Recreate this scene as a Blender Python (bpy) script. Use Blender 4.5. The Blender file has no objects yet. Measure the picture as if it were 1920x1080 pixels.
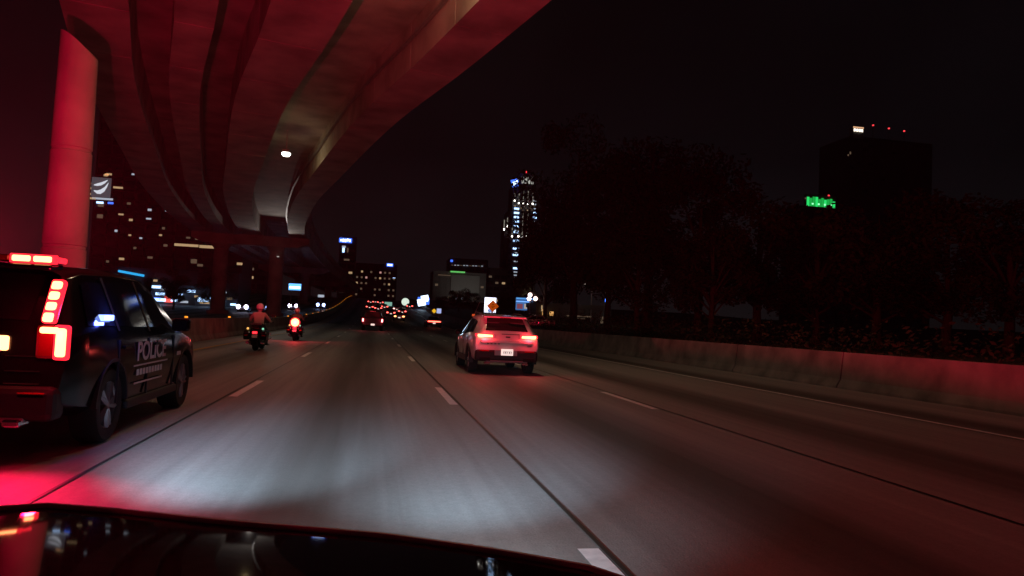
import bpy, bmesh, math, random
from mathutils import Vector, Matrix
S = bpy.context.scene
C = S.collection
random.seed(7)
rad = math.radians

# ------------------------------------------------------------------ camera
YAW, PITCH, ROLL, FPX, CAMZ = rad(10.7), rad(2.77), rad(2.6), 1368.0, 1.41
_f = Vector((math.sin(YAW)*math.cos(PITCH), math.cos(YAW)*math.cos(PITCH), math.sin(PITCH)))
_r = Vector((math.cos(YAW), -math.sin(YAW), 0))
_u = _r.cross(_f)
CR = _r*math.cos(ROLL) + _u*math.sin(ROLL)
CU = _u*math.cos(ROLL) - _r*math.sin(ROLL)
cam = bpy.data.cameras.new('camera')
co = bpy.data.objects.new('camera', cam); C.objects.link(co)
cam.sensor_width = 36; cam.lens = FPX/1920*36; cam.clip_start = .05; cam.clip_end = 6000
m = Matrix.Identity(4)
for i in range(3):
    m[i][0] = CR[i]; m[i][1] = CU[i]; m[i][2] = -_f[i]
m[2][3] = CAMZ
co.matrix_world = m
S.camera = co
S.render.resolution_x, S.render.resolution_y = 1024, 576

# ------------------------------------------------------------------ world, moon, exposure
W = bpy.data.worlds.new('World'); S.world = W; W.use_nodes = True
nt = W.node_tree; bg = nt.nodes['Background']
sky = nt.nodes.new('ShaderNodeTexSky'); sky.sky_type = 'NISHITA'; sky.sun_disc = False
sky.sun_elevation = rad(-6); sky.sun_rotation = rad(200)
bg.inputs[1].default_value = .05
nt.links.new(sky.outputs[0], bg.inputs[0])
glow = nt.nodes.new('ShaderNodeBackground')              # town light in the night air: paler near the horizon
tc = nt.nodes.new('ShaderNodeTexCoord'); sx = nt.nodes.new('ShaderNodeSeparateXYZ'); rp = nt.nodes.new('ShaderNodeValToRGB')
nt.links.new(tc.outputs['Generated'], sx.inputs[0]); nt.links.new(sx.outputs[2], rp.inputs[0]); nt.links.new(rp.outputs[0], glow.inputs[0])
rp.color_ramp.elements[0].position = 0; rp.color_ramp.elements[0].color = (.0092, .0070, .0074, 1)
rp.color_ramp.elements[1].position = .5; rp.color_ramp.elements[1].color = (.0012, .0011, .0015, 1)
e = rp.color_ramp.elements.new(.07); e.color = (.0050, .0043, .0050, 1)
e = rp.color_ramp.elements.new(.22); e.color = (.0017, .0016, .0021, 1)
cl = nt.nodes.new('ShaderNodeTexNoise'); cl.inputs['Scale'].default_value = 3.5; cl.inputs['Detail'].default_value = 5
nt.links.new(tc.outputs['Generated'], cl.inputs[0])
cr_ = nt.nodes.new('ShaderNodeMapRange'); cr_.inputs[1].default_value = .35; cr_.inputs[2].default_value = .7; cr_.inputs[3].default_value = .7; cr_.inputs[4].default_value = 1.35
nt.links.new(cl.outputs[0], cr_.inputs[0]); nt.links.new(cr_.outputs[0], glow.inputs[1])
ad = nt.nodes.new('ShaderNodeAddShader')
nt.links.new(bg.outputs[0], ad.inputs[0]); nt.links.new(glow.outputs[0], ad.inputs[1])
nt.links.new(ad.outputs[0], nt.nodes['World Output'].inputs[0])
S.view_settings.view_transform = 'Standard'; S.view_settings.look = 'None'
S.view_settings.exposure = 0; S.view_settings.gamma = 1

def lamp(name, kind, loc, energy, color, parent=None, radius=.1, aim=None, size=90, blend=1.0):
    l = bpy.data.lights.new(name, kind); l.energy = energy; l.color = color
    l.shadow_soft_size = radius
    if kind == 'SPOT': l.spot_size = rad(size); l.spot_blend = blend
    o = bpy.data.objects.new(name, l); C.objects.link(o); o.location = loc
    if aim is not None: o.rotation_euler = (Vector(aim)-Vector(loc)).to_track_quat('-Z', 'Y').to_euler()
    o.parent = parent
    return o

# ------------------------------------------------------------------ placing helpers
def at(px, py, Y):
    """world point on the sight line of photo pixel (px,py) at the distance Y along the road"""
    d = _f + CR*((px-960)/FPX) + CU*((540-py)/FPX)
    return Vector((0, 0, CAMZ)) + d*(Y/d.y)
def zr(y):
    """road profile: flat here, climbing a rise in the distance"""
    if y < 50: return 0.
    if y < 200: return .0002*(y-50)**2
    d = min(y-200, 150)
    return 4.5 + .06*d - .0002*d*d

# ------------------------------------------------------------------ materials
MATS = {}
def mat(name, col, rough=.6, metal=0., var=0., scale=6., bump=0., coat=0., spec=.5):
    if name in MATS: return MATS[name]
    m = bpy.data.materials.new(name); m.use_nodes = True; n = m.node_tree; b = n.nodes['Principled BSDF']
    b.inputs['Base Color'].default_value = (*col, 1); b.inputs['Roughness'].default_value = rough
    b.inputs['Metallic'].default_value = metal; b.inputs['Coat Weight'].default_value = coat
    b.inputs['Coat Roughness'].default_value = .04; b.inputs['Specular IOR Level'].default_value = spec
    if var or bump:
        t = n.nodes.new('ShaderNodeTexCoord'); x = n.nodes.new('ShaderNodeTexNoise')
        x.inputs['Scale'].default_value = scale; x.inputs['Detail'].default_value = 5
        n.links.new(t.outputs['Object'], x.inputs[0])
        if var:
            r = n.nodes.new('ShaderNodeValToRGB')
            r.color_ramp.elements[0].position = .3; r.color_ramp.elements[1].position = .7
            r.color_ramp.elements[0].color = (*[c*(1-var) for c in col], 1)
            r.color_ramp.elements[1].color = (*[min(1, c*(1+var)) for c in col], 1)
            n.links.new(x.outputs[0], r.inputs[0]); n.links.new(r.outputs[0], b.inputs['Base Color'])
        if bump:
            p = n.nodes.new('ShaderNodeBump'); p.inputs['Strength'].default_value = bump; p.inputs['Distance'].default_value = .02
            n.links.new(x.outputs[0], p.inputs['Height']); n.links.new(p.outputs[0], b.inputs['Normal'])
    MATS[name] = m
    return m
def emat(name, col, strength, base=(.05, .05, .05), sample=False):
    if name in MATS: return MATS[name]
    m = bpy.data.materials.new(name); m.use_nodes = True; b = m.node_tree.nodes['Principled BSDF']
    b.inputs['Base Color'].default_value = (*base, 1); b.inputs['Roughness'].default_value = .3
    b.inputs['Emission Color'].default_value = (*col, 1); b.inputs['Emission Strength'].default_value = strength
    m.cycles.emission_sampling = 'FRONT' if sample else 'NONE'
    MATS[name] = m
    return m

def road_mat():
    m = bpy.data.materials.new('road_concrete'); m.use_nodes = True; n = m.node_tree; L = n.links.new; b = n.nodes['Principled BSDF']
    t = n.nodes.new('ShaderNodeTexCoord'); s = n.nodes.new('ShaderNodeSeparateXYZ'); L(t.outputs['Object'], s.inputs[0])
    def M(op, a, b_=None):
        k = n.nodes.new('ShaderNodeMath'); k.operation = op
        for i, v in enumerate((a, b_)):
            if v is None: continue
            if isinstance(v, (int, float)): k.inputs[i].default_value = v
            else: L(v, k.inputs[i])
        return k.outputs[0]
    # oil and tyre grime lies along the middle of each 3.6 m lane
    wob = n.nodes.new('ShaderNodeTexNoise'); wob.inputs['Scale'].default_value = 1
    mp = n.nodes.new('ShaderNodeMapping'); mp.inputs['Scale'].default_value = (.25, .03, 1); L(t.outputs['Object'], mp.inputs[0]); L(mp.outputs[0], wob.inputs[0])
    fx = M('FRACT', M('DIVIDE', M('ADD', M('ADD', s.outputs[0], 20.18), M('MULTIPLY', wob.outputs[0], .8)), 3.6))
    dist = M('ABSOLUTE', M('SUBTRACT', fx, .60))
    grime = n.nodes.new('ShaderNodeMapRange'); grime.interpolation_type = 'SMOOTHSTEP'
    L(dist, grime.inputs[0]); grime.inputs[1].default_value = .05; grime.inputs[2].default_value = .30
    grime.inputs[3].default_value = 1; grime.inputs[4].default_value = 0
    mp2 = n.nodes.new('ShaderNodeMapping'); mp2.inputs['Scale'].default_value = (1.6, .05, 1); L(t.outputs['Object'], mp2.inputs[0])
    st = n.nodes.new('ShaderNodeTexNoise'); st.inputs['Scale'].default_value = 1; st.inputs['Detail'].default_value = 6; L(mp2.outputs[0], st.inputs[0])
    fine = n.nodes.new('ShaderNodeTexNoise'); fine.inputs['Scale'].default_value = 14; fine.inputs['Detail'].default_value = 8; L(t.outputs['Object'], fine.inputs[0])
    g = M('MULTIPLY', grime.outputs[0], M('MULTIPLY', st.outputs[0], 1.45))
    r = n.nodes.new('ShaderNodeValToRGB'); L(g, r.inputs[0])
    r.color_ramp.elements[0].color = (.32, .315, .30, 1); r.color_ramp.elements[1].color = (.085, .078, .07, 1)
    r.color_ramp.elements[1].position = .85
    mx = n.nodes.new('ShaderNodeMix'); mx.data_type = 'RGBA'; mx.blend_type = 'MULTIPLY'; mx.inputs[0].default_value = 1
    L(r.outputs[0], mx.inputs[6])
    r2 = n.nodes.new('ShaderNodeValToRGB'); r2.color_ramp.elements[0].position = .36; r2.color_ramp.elements[1].position = .64
    r2.color_ramp.elements[0].color = (.62, .62, .62, 1); r2.color_ramp.elements[1].color = (1.1, 1.1, 1.1, 1)
    grit = n.nodes.new('ShaderNodeTexNoise'); grit.inputs['Scale'].default_value = 45; grit.inputs['Detail'].default_value = 3; L(t.outputs['Object'], grit.inputs[0])
    mp3 = n.nodes.new('ShaderNodeMapping'); mp3.inputs['Scale'].default_value = (7, .12, 1); L(t.outputs['Object'], mp3.inputs[0])
    pol = n.nodes.new('ShaderNodeTexNoise'); pol.inputs['Scale'].default_value = 1; pol.inputs['Detail'].default_value = 4; L(mp3.outputs[0], pol.inputs[0])
    L(M('ADD', M('ADD', M('MULTIPLY', st.outputs[0], .30), M('MULTIPLY', pol.outputs[0], .30)), M('ADD', M('MULTIPLY', fine.outputs[0], .18), M('MULTIPLY', grit.outputs[0], .22))), r2.inputs[0]); L(r2.outputs[0], mx.inputs[7])
    L(mx.outputs[2], b.inputs['Base Color'])
    b.inputs['Roughness'].default_value = .62
    bp = n.nodes.new('ShaderNodeBump'); bp.inputs['Strength'].default_value = .35; bp.inputs['Distance'].default_value = .01
    tine = n.nodes.new('ShaderNodeTexNoise'); tine.inputs['Scale'].default_value = 60; L(t.outputs['Object'], tine.inputs[0])
    L(tine.outputs[0], bp.inputs['Height']); L(bp.outputs[0], b.inputs['Normal'])
    return m
ROAD = road_mat()
CONC = mat('barrier_concrete', (.15, .138, .122), .8, var=.45, scale=1.3, bump=.4)
CONC2 = mat('bridge_concrete', (.31, .29, .27), .8, var=.38, scale=.45, bump=.3)
GROUND = mat('dark_soil', (.05, .05, .04), .95, var=.4, scale=.4)
GRASS = mat('grass_bank', (.045, .06, .025), .95, var=.5, scale=2, bump=.6)
WHITELINE = mat('white_line_paint', (.86, .86, .84), .6, var=.15, scale=9)
YELLOW = mat('yellow_line_paint', (.62, .36, .06), .6, var=.2, scale=9)
SEAL = mat('joint_sealant', (.02, .02, .02), .5)
BLACKP = mat('black_car_paint', (.005, .005, .006), .14, spec=.28)
HOODP = mat('black_hood_paint', (.004, .004, .005), .04, spec=.45)
WHITEP = mat('white_car_paint', (.62, .61, .61), .3, coat=1.)
DARKP = mat('dark_grey_car_paint', (.03, .03, .035), .3, coat=1.)
SILVERP = mat('silver_car_paint', (.42, .43, .45), .3, .5, coat=1.)
REDP = mat('dark_red_car_paint', (.12, .01, .012), .3, coat=1.)
GLASS = mat('dark_window_glass', (.01, .01, .012), .06, spec=.8)
RUBBER = mat('tyre_rubber', (.011, .011, .011), .9, bump=.3, scale=30)
TRIM = mat('black_plastic_trim', (.011, .011, .012), .6, bump=.2, scale=60)
CHROME = mat('chrome', (.7, .7, .72), .15, 1.)
ALLOY = mat('alloy_rim', (.35, .35, .37), .3, .9)
STEEL = mat('galvanised_steel', (.28, .29, .3), .5, .6, var=.15)
PLATE = mat('number_plate', (.8, .8, .78), .4)
DECAL = mat('silver_white_decal', (.50, .51, .53), .4)
BARK = mat('bark', (.05, .035, .025), .9, bump=.6, scale=8)
LEAF = mat('leaves', (.04, .05, .022), .9, var=.4, scale=.6, spec=.15)
LEAF2 = mat('leaves_dark', (.03, .04, .018), .9, var=.4, scale=.6, spec=.15)
FACADE = mat('dark_facade', (.05, .05, .055), .6, var=.25, scale=.05)
FACADE2 = mat('pale_facade', (.22, .21, .2), .7, var=.2, scale=.05)
PANE = mat('unlit_pane', (.015, .017, .022), .12)
E_RED = emat('red_lens_light', (1, .015, .03), 2.2)
E_HOT = emat('red_lamp_core', (1, .30, .10), 7)
E_FAR = emat('far_tail_core', (1, .09, .07), 6)
E_AMB = emat('amber_emitter', (1, .30, .02), 1.6)  # glow put into the barrier reflectors
E_BLUE = emat('blue_lamp', (.22, .34, 1), 3.4)
E_HEAD = emat('headlight_glare', (.78, .72, 1), 9)
E_HEADB = emat('bluish_headlight', (.32, .48, 1), 8)
E_WARM = emat('warm_window', (1, .66, .34), .42)
E_COOL = emat('cool_window', (.75, .85, 1), .5)
E_DIM = emat('dim_window', (1, .66, .42), .09)
E_WHITE = emat('white_lamp', (1, .95, .85), 7)
E_SIGNB = emat('blue_white_sign', (.40, .62, 1), 2.6)
E_SIGNBLUE = emat('blue_sign', (.05, .16, 1), 1.6)
E_CYAN = emat('cyan_strip', (.02, .35, .75), 1.2)
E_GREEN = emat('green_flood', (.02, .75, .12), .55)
E_GREENL = emat('green_line', (.18, .8, .18), .7)
E_PLATE = emat('lit_plate', (1, .85, .75), .9, (.8, .8, .8))

# ------------------------------------------------------------------ mesh helpers
class MB:
    def __init__(s): s.v = []; s.f = []
    def add(s, vs, fs):
        o = len(s.v); s.v += [tuple(v) for v in vs]; s.f += [tuple(i+o for i in f) for f in fs]; return s
    def box(s, c, d, rz=0, rx=0, ry=0, taper=1.):
        R_ = Matrix.Rotation(rz, 3, 'Z') @ Matrix.Rotation(ry, 3, 'Y') @ Matrix.Rotation(rx, 3, 'X')
        vs = []
        for z in (-.5, .5):
            k = taper if z > 0 else 1
            for x, y in ((-.5, -.5), (.5, -.5), (.5, .5), (-.5, .5)):
                vs.append(Vector(c) + R_ @ Vector((x*d[0]*k, y*d[1]*k, z*d[2])))
        return s.add(vs, [(3, 2, 1, 0), (4, 5, 6, 7), (0, 1, 5, 4), (1, 2, 6, 5), (2, 3, 7, 6), (3, 0, 4, 7)])
    def tube(s, pts, rs, n=10, cap=True):
        pts = [Vector(p) for p in pts]
        if not hasattr(rs, '__len__'): rs = [rs]*len(pts)
        base = len(s.v); up = Vector((0, 0, 1))
        for i, p in enumerate(pts):
            t = (pts[min(i+1, len(pts)-1)] - pts[max(i-1, 0)]).normalized()
            a = t.cross(up if abs(t.z) < .95 else Vector((1, 0, 0))).normalized(); b = t.cross(a)
            for k in range(n):
                w = 2*math.pi*k/n; s.v.append(tuple(p + (a*math.cos(w) + b*math.sin(w))*rs[i]))
        for i in range(len(pts)-1):
            for k in range(n):
                a0 = base+i*n+k; a1 = base+i*n+(k+1) % n; s.f.append((a0, a1, a1+n, a0+n))
        if cap:
            s.f.append(tuple(base+k for k in range(n))[::-1]); e0 = base+(len(pts)-1)*n; s.f.append(tuple(e0+k for k in range(n)))
        return s
    def lathe(s, prof, axis_o=(0, 0, 0), axis='X', n=28):
        """prof: (offset along axis, radius)"""
        base = len(s.v); o = Vector(axis_o)
        for a, r in prof:
            for k in range(n):
                w = 2*math.pi*k/n; c_, s_ = r*math.cos(w), r*math.sin(w)
                s.v.append(tuple(o + (Vector((a, c_, s_)) if axis == 'X' else Vector((c_, s_, a)) if axis == 'Z' else Vector((s_, a, c_)))))
        for i in range(len(prof)-1):
            for k in range(n):
                a0 = base+i*n+k; a1 = base+i*n+(k+1) % n; s.f.append((a0, a1, a1+n, a0+n))
        return s
    def prism(s, poly, fn0, fn1):
        """poly of 2D points, two mappings to 3D give the front and the back face"""
        n = len(poly); b = len(s.v)
        s.v += [tuple(fn0(*p)) for p in poly] + [tuple(fn1(*p)) for p in poly]
        s.f.append(tuple(range(b, b+n))); s.f.append(tuple(range(b+2*n-1, b+n-1, -1)))
        for i in range(n):
            j = (i+1) % n; s.f.append((b+j, b+i, b+n+i, b+n+j))
        return s
    def grid(s, fn, nu, nv, thick=None):
        b = len(s.v)
        for i in range(nu+1):
            for j in range(nv+1): s.v.append(tuple(fn(i/nu, j/nv)))
        for i in range(nu):
            for j in range(nv):
                a = b+i*(nv+1)+j; s.f.append((a, a+1, a+nv+2, a+nv+1))
        return s
    def mesh(s, name, m, smooth=None):
        me = bpy.data.meshes.new(name); me.from_pydata(s.v, [], s.f)
        bm = bmesh.new(); bm.from_mesh(me); bmesh.ops.recalc_face_normals(bm, faces=bm.faces); bm.to_mesh(me); bm.free()
        me.materials.append(m)
        if smooth:
            me.polygons.foreach_set('use_smooth', [True]*len(me.polygons)); me.set_sharp_from_angle(angle=rad(smooth))
        return me
    def build(s, name, m, parent=None, smooth=None, bevel=None):
        o = bpy.data.objects.new(name, s.mesh(name, m, smooth)); C.objects.link(o); o.parent = parent
        if bevel:
            k = o.modifiers.new('bevel', 'BEVEL'); k.width = bevel; k.segments = 2; k.limit_method = 'ANGLE'; k.angle_limit = rad(40)
        return o
def obj(name, me, parent=None, loc=None):
    o = bpy.data.objects.new(name, me); C.objects.link(o); o.parent = parent
    if loc is not None: o.location = loc
    return o
def thing(name, label, cat, loc=(0, 0, 0), rz=0, group=None):
    o = bpy.data.objects.new(name, None); C.objects.link(o); o.location = loc; o.rotation_euler.z = rz
    o.empty_display_size = .3
    return tag(o, label, cat, group)
def tag(o, label, cat, group=None):
    o['label'] = label; o['category'] = cat
    if group: o['group'] = group
    return o
def struct(o, kind='structure'): o['kind'] = kind; return o
def part(name, m, parent, fn, smooth=None, bevel=None):
    b = MB(); fn(b); return b.build(name, m, parent, smooth, bevel)
def bx(name, m, parent, c, d, bevel=None, **k):
    return MB().box(c, d, **k).build(name, m, parent, None, bevel)
def copy_tree(o, parent=None):
    c = o.copy(); C.objects.link(c); c.parent = parent
    for ch in list(o.children): copy_tree(ch, c)
    return c

# ================================================================== SETTING
YS = [-60, -20, 0, 10, 20, 30, 40, 50] + list(range(60, 361, 10)) + [420, 600, 900, 1400, 2200, 4000]
def sheet(name, x0, x1, m, dz, ys=YS, nx=1, zf=None):
    b = MB(); nX = nx+1
    for y in ys:
        for i in range(nX):
            x = x0+(x1-x0)*i/nx; b.v.append((x, y, zr(y)+dz+(zf(x) if zf else 0)))
    for i in range(len(ys)-1):
        for j in range(nx):
            a = i*nX+j; b.f.append((a, a+1, a+nX+1, a+nX))
    return b.build(name, m)
ground = struct(sheet('ground', -2500, 2500, GROUND, -.25))
YR = [y for y in YS if y <= 420]
fine = [-60+2*i for i in range(55)] + [y for y in YR if y > 50]
road = struct(sheet('road', -8.0, 13.6, ROAD, 0, YR))
opp = struct(sheet('opposite_road', -40, -8.6, ROAD, .0, YR))
LX = [-2.18+3.6*k for k in range(4)]                    # lane lines: own lane left, right, next, last one the edge line
LX[3] = 9.75
def strip(name, m, x, w, y0, y1, h, parent):
    ys = [y0] + [y for y in range(int(y0)+1, int(y1)) if y > 50 and y % 10 == 0] + [y1]
    b = MB()
    for y in ys: b.v += [(x-w/2, y, zr(y)+h), (x+w/2, y, zr(y)+h)]
    for i in range(len(ys)-1): b.f.append((2*i, 2*i+1, 2*i+3, 2*i+2))
    return b.build(name, m, parent)
for i, x in enumerate(LX[:3]):                          # sawn longitudinal joints beside the lines
    strip('joint_sealant', SEAL, x+(-.11 if i == 0 else .1), .035, -20, 330, .003, road)
    y = 13.77-12.2-1.5+(0 if i == 1 else .4)
    if i == 2: y = .1
    while y < 300:
        if i == 1 and y < 3: strip('lane_dash', WHITELINE, x, .14, y+1.4, y+4.45, .006, road); y += 12.2; continue
        strip('lane_dash', WHITELINE, x, .14, y, y+3.05, .006, road)
        y += 12.2
strip('edge_line', WHITELINE, LX[3], .12, -20, 330, .006, road)
strip('edge_line', YELLOW, -5.9, .14, -20, 330, .006, road)
strip('joint_sealant', SEAL, -5.65, .03, -20, 330, .003, road)
verge = struct(sheet('verge', 14.3, 120, GRASS, -.1, YR, 12, lambda x: .9*min(1, (x-14.3)/8)))

# jersey barriers in precast lengths
def jersey(h, w=.30):
    return [(-w, 0), (-w, .08), (-w*.62, .28), (-w*.34, h), (w*.34, h), (w*.62, .28), (w, .08), (w, 0)]
def barrier(x, h, y0, n, seg, label, name='concrete_barrier'):
    t = thing(name, label, 'barrier', (x, y0, 0))
    prof = jersey(h)
    for k in range(n):
        ya, yb = y0+k*seg+.025, y0+(k+1)*seg-.025
        j = random.uniform(-.006, .006)
        b = MB().prism(prof, lambda u, v: (u+j, ya-y0, v+zr(ya)-.02), lambda u, v: (u+j, yb-y0, v+zr(yb)-.02))
        b.build('barrier_segment', CONC, t, bevel=.015)
    return t
bl = barrier(-7.75, 1.02, -18, 58, 6.1, 'long concrete median barrier with amber reflectors given a painted glow along its top, left of the road')
br = barrier(13.25, 1.04, -18, 58, 6.1, 'long concrete barrier lit red on the right shoulder of the road', 'concrete_barrier')
for k in range(26):                                     # amber reflectors on the left barrier; their headlight return is emitted colour
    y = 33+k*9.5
    a = bx('glowing_reflector', E_AMB, bl, (0, y+18, zr(y)+1.055), (.12, .05, .07))

# ================================================================== THE BRIDGE
EDGE = [(17, -30), (13.6, -8), (10.1, 10), (8.3, 17.5), (6.5, 24.7), (4.3, 33.5), (1.3, 44.5), (-2.3, 61.5), (-6.2, 81.6), (-9.6, 110), (-11, 150), (-11, 200), (-9.5, 260), (-8, 330), (-7, 380)]
def catmull(P, n=10):
    out = []
    Q = [Vector(P[0])*2-Vector(P[1])] + [Vector(p) for p in P] + [Vector(P[-1])*2-Vector(P[-2])]
    for i in range(1, len(Q)-2):
        for k in range(n):
            t = k/n; a, b, c_, d = Q[i-1:i+3]
            out.append(.5*((2*b)+(c_-a)*t+(2*a-5*b+4*c_-d)*t*t+(3*b-a-3*c_+d)*t**3))
    out.append(Q[-2]); return out
RE = catmull(EDGE)
cum = [0]
for i in range(1, len(RE)): cum.append(cum[-1]+(RE[i]-RE[i-1]).length)
def edge_at(s):
    for i in range(1, len(RE)):
        if cum[i] >= s: break
    k = min(1, max(0, (s-cum[i-1])/(cum[i]-cum[i-1])))
    p = RE[i-1].lerp(RE[i], k); t = (RE[i]-RE[i-1]).normalized()
    return p, t
def bp(s, u, z):
    p, t = edge_at(s); n_ = Vector((-t.y, t.x)); q = p+n_*u; return (q.x, q.y, z)
def sweep(poly, s0, s1, step=4):
    n = max(1, round((s1-s0)/step)); b = MB(); k = len(poly)
    for i in range(n+1):
        s = s0+(s1-s0)*i/n; b.v += [bp(s, u, z) for u, z in poly]
    for i in range(n):
        for j in range(k):
            a = i*k+j; c_ = i*k+(j+1) % k; b.f.append((a, c_, c_+k, a+k))
    b.f.append(tuple(range(k))); b.f.append(tuple(range(n*k+k-1, n*k-1, -1)))
    return b
BZ = 13.0
SL = cum[-1]-2
bridge = thing('flyover_bridge', 'curving elevated flyover on wide box girders lit red from below, sweeping overhead', 'bridge')
sweep([(0, 15.25), (17.5, 15.25), (17.5, 15.55), (0, 15.55)], 0, SL).build('deck', CONC2, bridge, 40)
for u in (0.02, 17.18):
    sweep([(u, 15.55), (u+.3, 15.55), (u+.25, 16.5), (u+.05, 16.5)], 0, SL).build('parapet', CONC2, bridge, 40)
GIRD = [(.75, 3.0), (7.05, 9.75), (11.5, 13.0), (14.6, 17.0)]
for u0, u1 in GIRD:
    s = 0.; flare = .04
    while s < SL-6:
        ln = 6.0
        sweep([(u0, BZ), (u1, BZ), (u1+flare, 15.25), (u0-flare, 15.25)], s+.035, s+ln-.035, 3).build('girder_segment', CONC2, bridge, 40)
        s += ln
def s_of_y(y):
    i = min(range(len(RE)), key=lambda i: abs(RE[i].y-y)); return cum[i]
def pier(y, cols, r):
    s = s_of_y(y)
    p, t = edge_at(s); n_ = Vector((-t.y, t.x))
    def cb(b):
        for sg in (0,):
            for (u, z) in ((.2, 12.99), (17.2, 12.99), (17.2, 12.2), (15.5, 11.45), (2, 11.45), (.2, 12.2)):
                for w in (-1.1, 1.1):
                    q = p+n_*u+t*w; b.v.append((q.x, q.y, z))
        k = 6
        b.f += [tuple(range(0, 12, 2)), tuple(range(11, 0, -2))]
        for i in range(k):
            j = (i+1) % k; b.f.append((2*i, 2*i+1, 2*j+1, 2*j))
    part('pier_cap', CONC2, bridge, cb, bevel=.05)
    for u in cols:
        q = p+n_*u
        MB().lathe([(zr(q.y)-.3, 0), (zr(q.y)-.3, r*1.5), (zr(q.y)+.5, r*1.5), (zr(q.y)+.52, r), (10.7, r), (11.44, r*1.5), (11.44, 0)], (q.x, q.y, 0), 'Z', 24).build('column', CONC2, bridge, 35)
pier(116, (5.0, 13.0), 1.05)
def pier_flood(x, y, z, aim, power, label):
    t = thing('pier_floodlight', label, 'floodlight', (x, y, z), 0, 'floodlights on the bridge pier')
    bx('bracket', STEEL, t, (0, .12, -.1), (.08, .35, .08)); bx('housing', STEEL, t, (0, 0, 0), (.4, .25, .3), .03, rx=.5)
    bx('lens', E_LAMPS, t, (0, -.12, .1), (.34, .04, .24), .01, rx=.5)
    lamp('beam', 'SPOT', (0, -.3, .25), power, (1, .88, .80), t, .1, aim, 95, 1.0)
E_LAMPS = emat('shaded_flood', (1, .9, .8), .5)
pier_flood(-14.3, 113.2, 9.6, (2.0, -16, 4.5), 1100, 'small floodlight on the nearest bridge pier')
pier(190, (6.0, 13.0), 1.05)
pier(262, (6.0, 13.0), 1.05)

# the lone round column on the left, behind the police car; its top is cast on a slant
def lone_column():
    t = thing('concrete_column', 'lone round concrete column with a slanted top, glowing red behind the police car', 'column', (-10.35, 27, 0))
    b = MB(); n = 32; zs = [-.3, 0, 2.0, 3.22, 3.25, 3.34, 3.37, 5.0, 6.52, 6.55, 6.64, 6.67, 8.5, 9.4, 10.0]
    for k, z in enumerate(zs):
        r = .70-.012*max(z, 0) - (.03 if z in (3.25, 3.34, 6.55, 6.64) else 0)
        for i in range(n):
            a = 2*math.pi*i/n; x = r*math.cos(a); b.v.append((x, r*math.sin(a), z if k < len(zs)-1 else 10.35-.75*x-.35*x*x))
    for k in range(len(zs)-1):
        for i in range(n):
            a = k*n+i; c_ = k*n+(i+1) % n; b.f.append((a, c_, c_+n, a+n))
    b.f.append(tuple(range((len(zs)-1)*n, len(zs)*n)))
    b.build('shaft', CONC2, t, 35)
    MB().box((0, 0, .15), (1.9, 1.9, .5)).build('footing', CONC, t, None, .04)
lone_column()

sweep([(3.12, 14.2), (3.26, 14.2), (3.26, 14.34), (3.12, 14.34)], 2, 190).build('conduit', STEEL, bridge)
for y in (116, 190):
    s_ = s_of_y(y)
    for u0, u1 in GIRD:
        q = bp(s_-1.25, (u0+u1)/2, 12.86); bx('bearing_block', STEEL, bridge, q, (.7, .3, .26))
    q = bp(s_-1.3, 4.1, 6.4); MB().tube([(q[0]+.25, q[1]+.1, zr(y)), (q[0]+.25, q[1]+.1, 11.4)], .08, 8).build('drain_pipe', STEEL, bridge)
# lamps hung in the bay between the two right-hand girders
def bay_lamp(s, u, label, power, spill=.22):
    p = bp(s, u, 13.35)
    t = thing('bridge_lamp', label, 'lamp', p, 0, 'lamps under the flyover')
    bx('hanger', STEEL, t, (0, 0, 1.1), (.06, .06, 1.6))
    bx('housing', STEEL, t, (0, 0, .2), (.5, .7, .22), .04)
    MB().lathe([(-.17, 0), (-.15, .22), (-.02, .33), (.08, .33)], (0, 0, 0), 'Z', 16).build('lens', E_WHITE, t, 40)
    lamp('bulb', 'SPOT', (0, 0, -.30), power, (1, .84, .62), t, .15, (0, 0, -5), 150, .6)
    lamp('side_spill', 'POINT', (0, 0, -.30), power*spill, (1, .72, .32), t, .12)
bay_lamp(s_of_y(57.5), 5.6, 'bright white lamp hanging under the curving flyover', 400, .26)
bay_lamp(s_of_y(24.0), 4.35, 'nearest lamp under the flyover, its yellow glow at the top edge', 330, 1.2)

# ================================================================== VEHICLES
def wheel(parent, x, y, r, w, side, rim=ALLOY, spokes=5):
    t = MB().lathe([(-w/2+.02, r*.62), (-w/2, r*.70), (-w/2, r*.93), (-w/2+.035, r), (w/2-.035, r), (w/2, r*.93), (w/2, r*.70), (w/2-.02, r*.62)], (0, 0, 0), 'X', 32).build('wheel', RUBBER, parent, 40)
    t.location = (x, y, r)
    def rm(b):
        o = w/2-.015
        b.lathe([(side*(-o), r*.64), (side*o, r*.66), (side*(o-.02), r*.58), (side*(o-.10), r*.56)], (0, 0, 0), 'X', 28)
        b.lathe([(side*(o-.10), r*.57), (side*(o-.12), 0)], (0, 0, 0), 'X', 28)
        for k in range(spokes):
            a = 2*math.pi*k/spokes
            for d in (-.14, .14):
                b.tube([(side*(o-.02), .10*r*math.cos(a), .10*r*math.sin(a)), (side*(o-.025), .62*r*math.cos(a+d), .62*r*math.sin(a+d))], .022+.012, 6)
        b.lathe([(side*(o-.06), .16*r), (side*(o), .15*r), (side*(o+.005), 0)], (0, 0, 0), 'X', 14)
    part('rim', rim, t, rm, 40)
    return t
def sec_fn(st):
    def sec(y):
        y = min(max(y, st[0][0]), st[-1][0])
        for i in range(1, len(st)):
            if y <= st[i][0]: break
        a, b = st[i-1], st[i]; k = (y-a[0])/(b[0]-a[0])
        return [p+(q-p)*k for p, q in zip(a, b)]
    return sec
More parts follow.
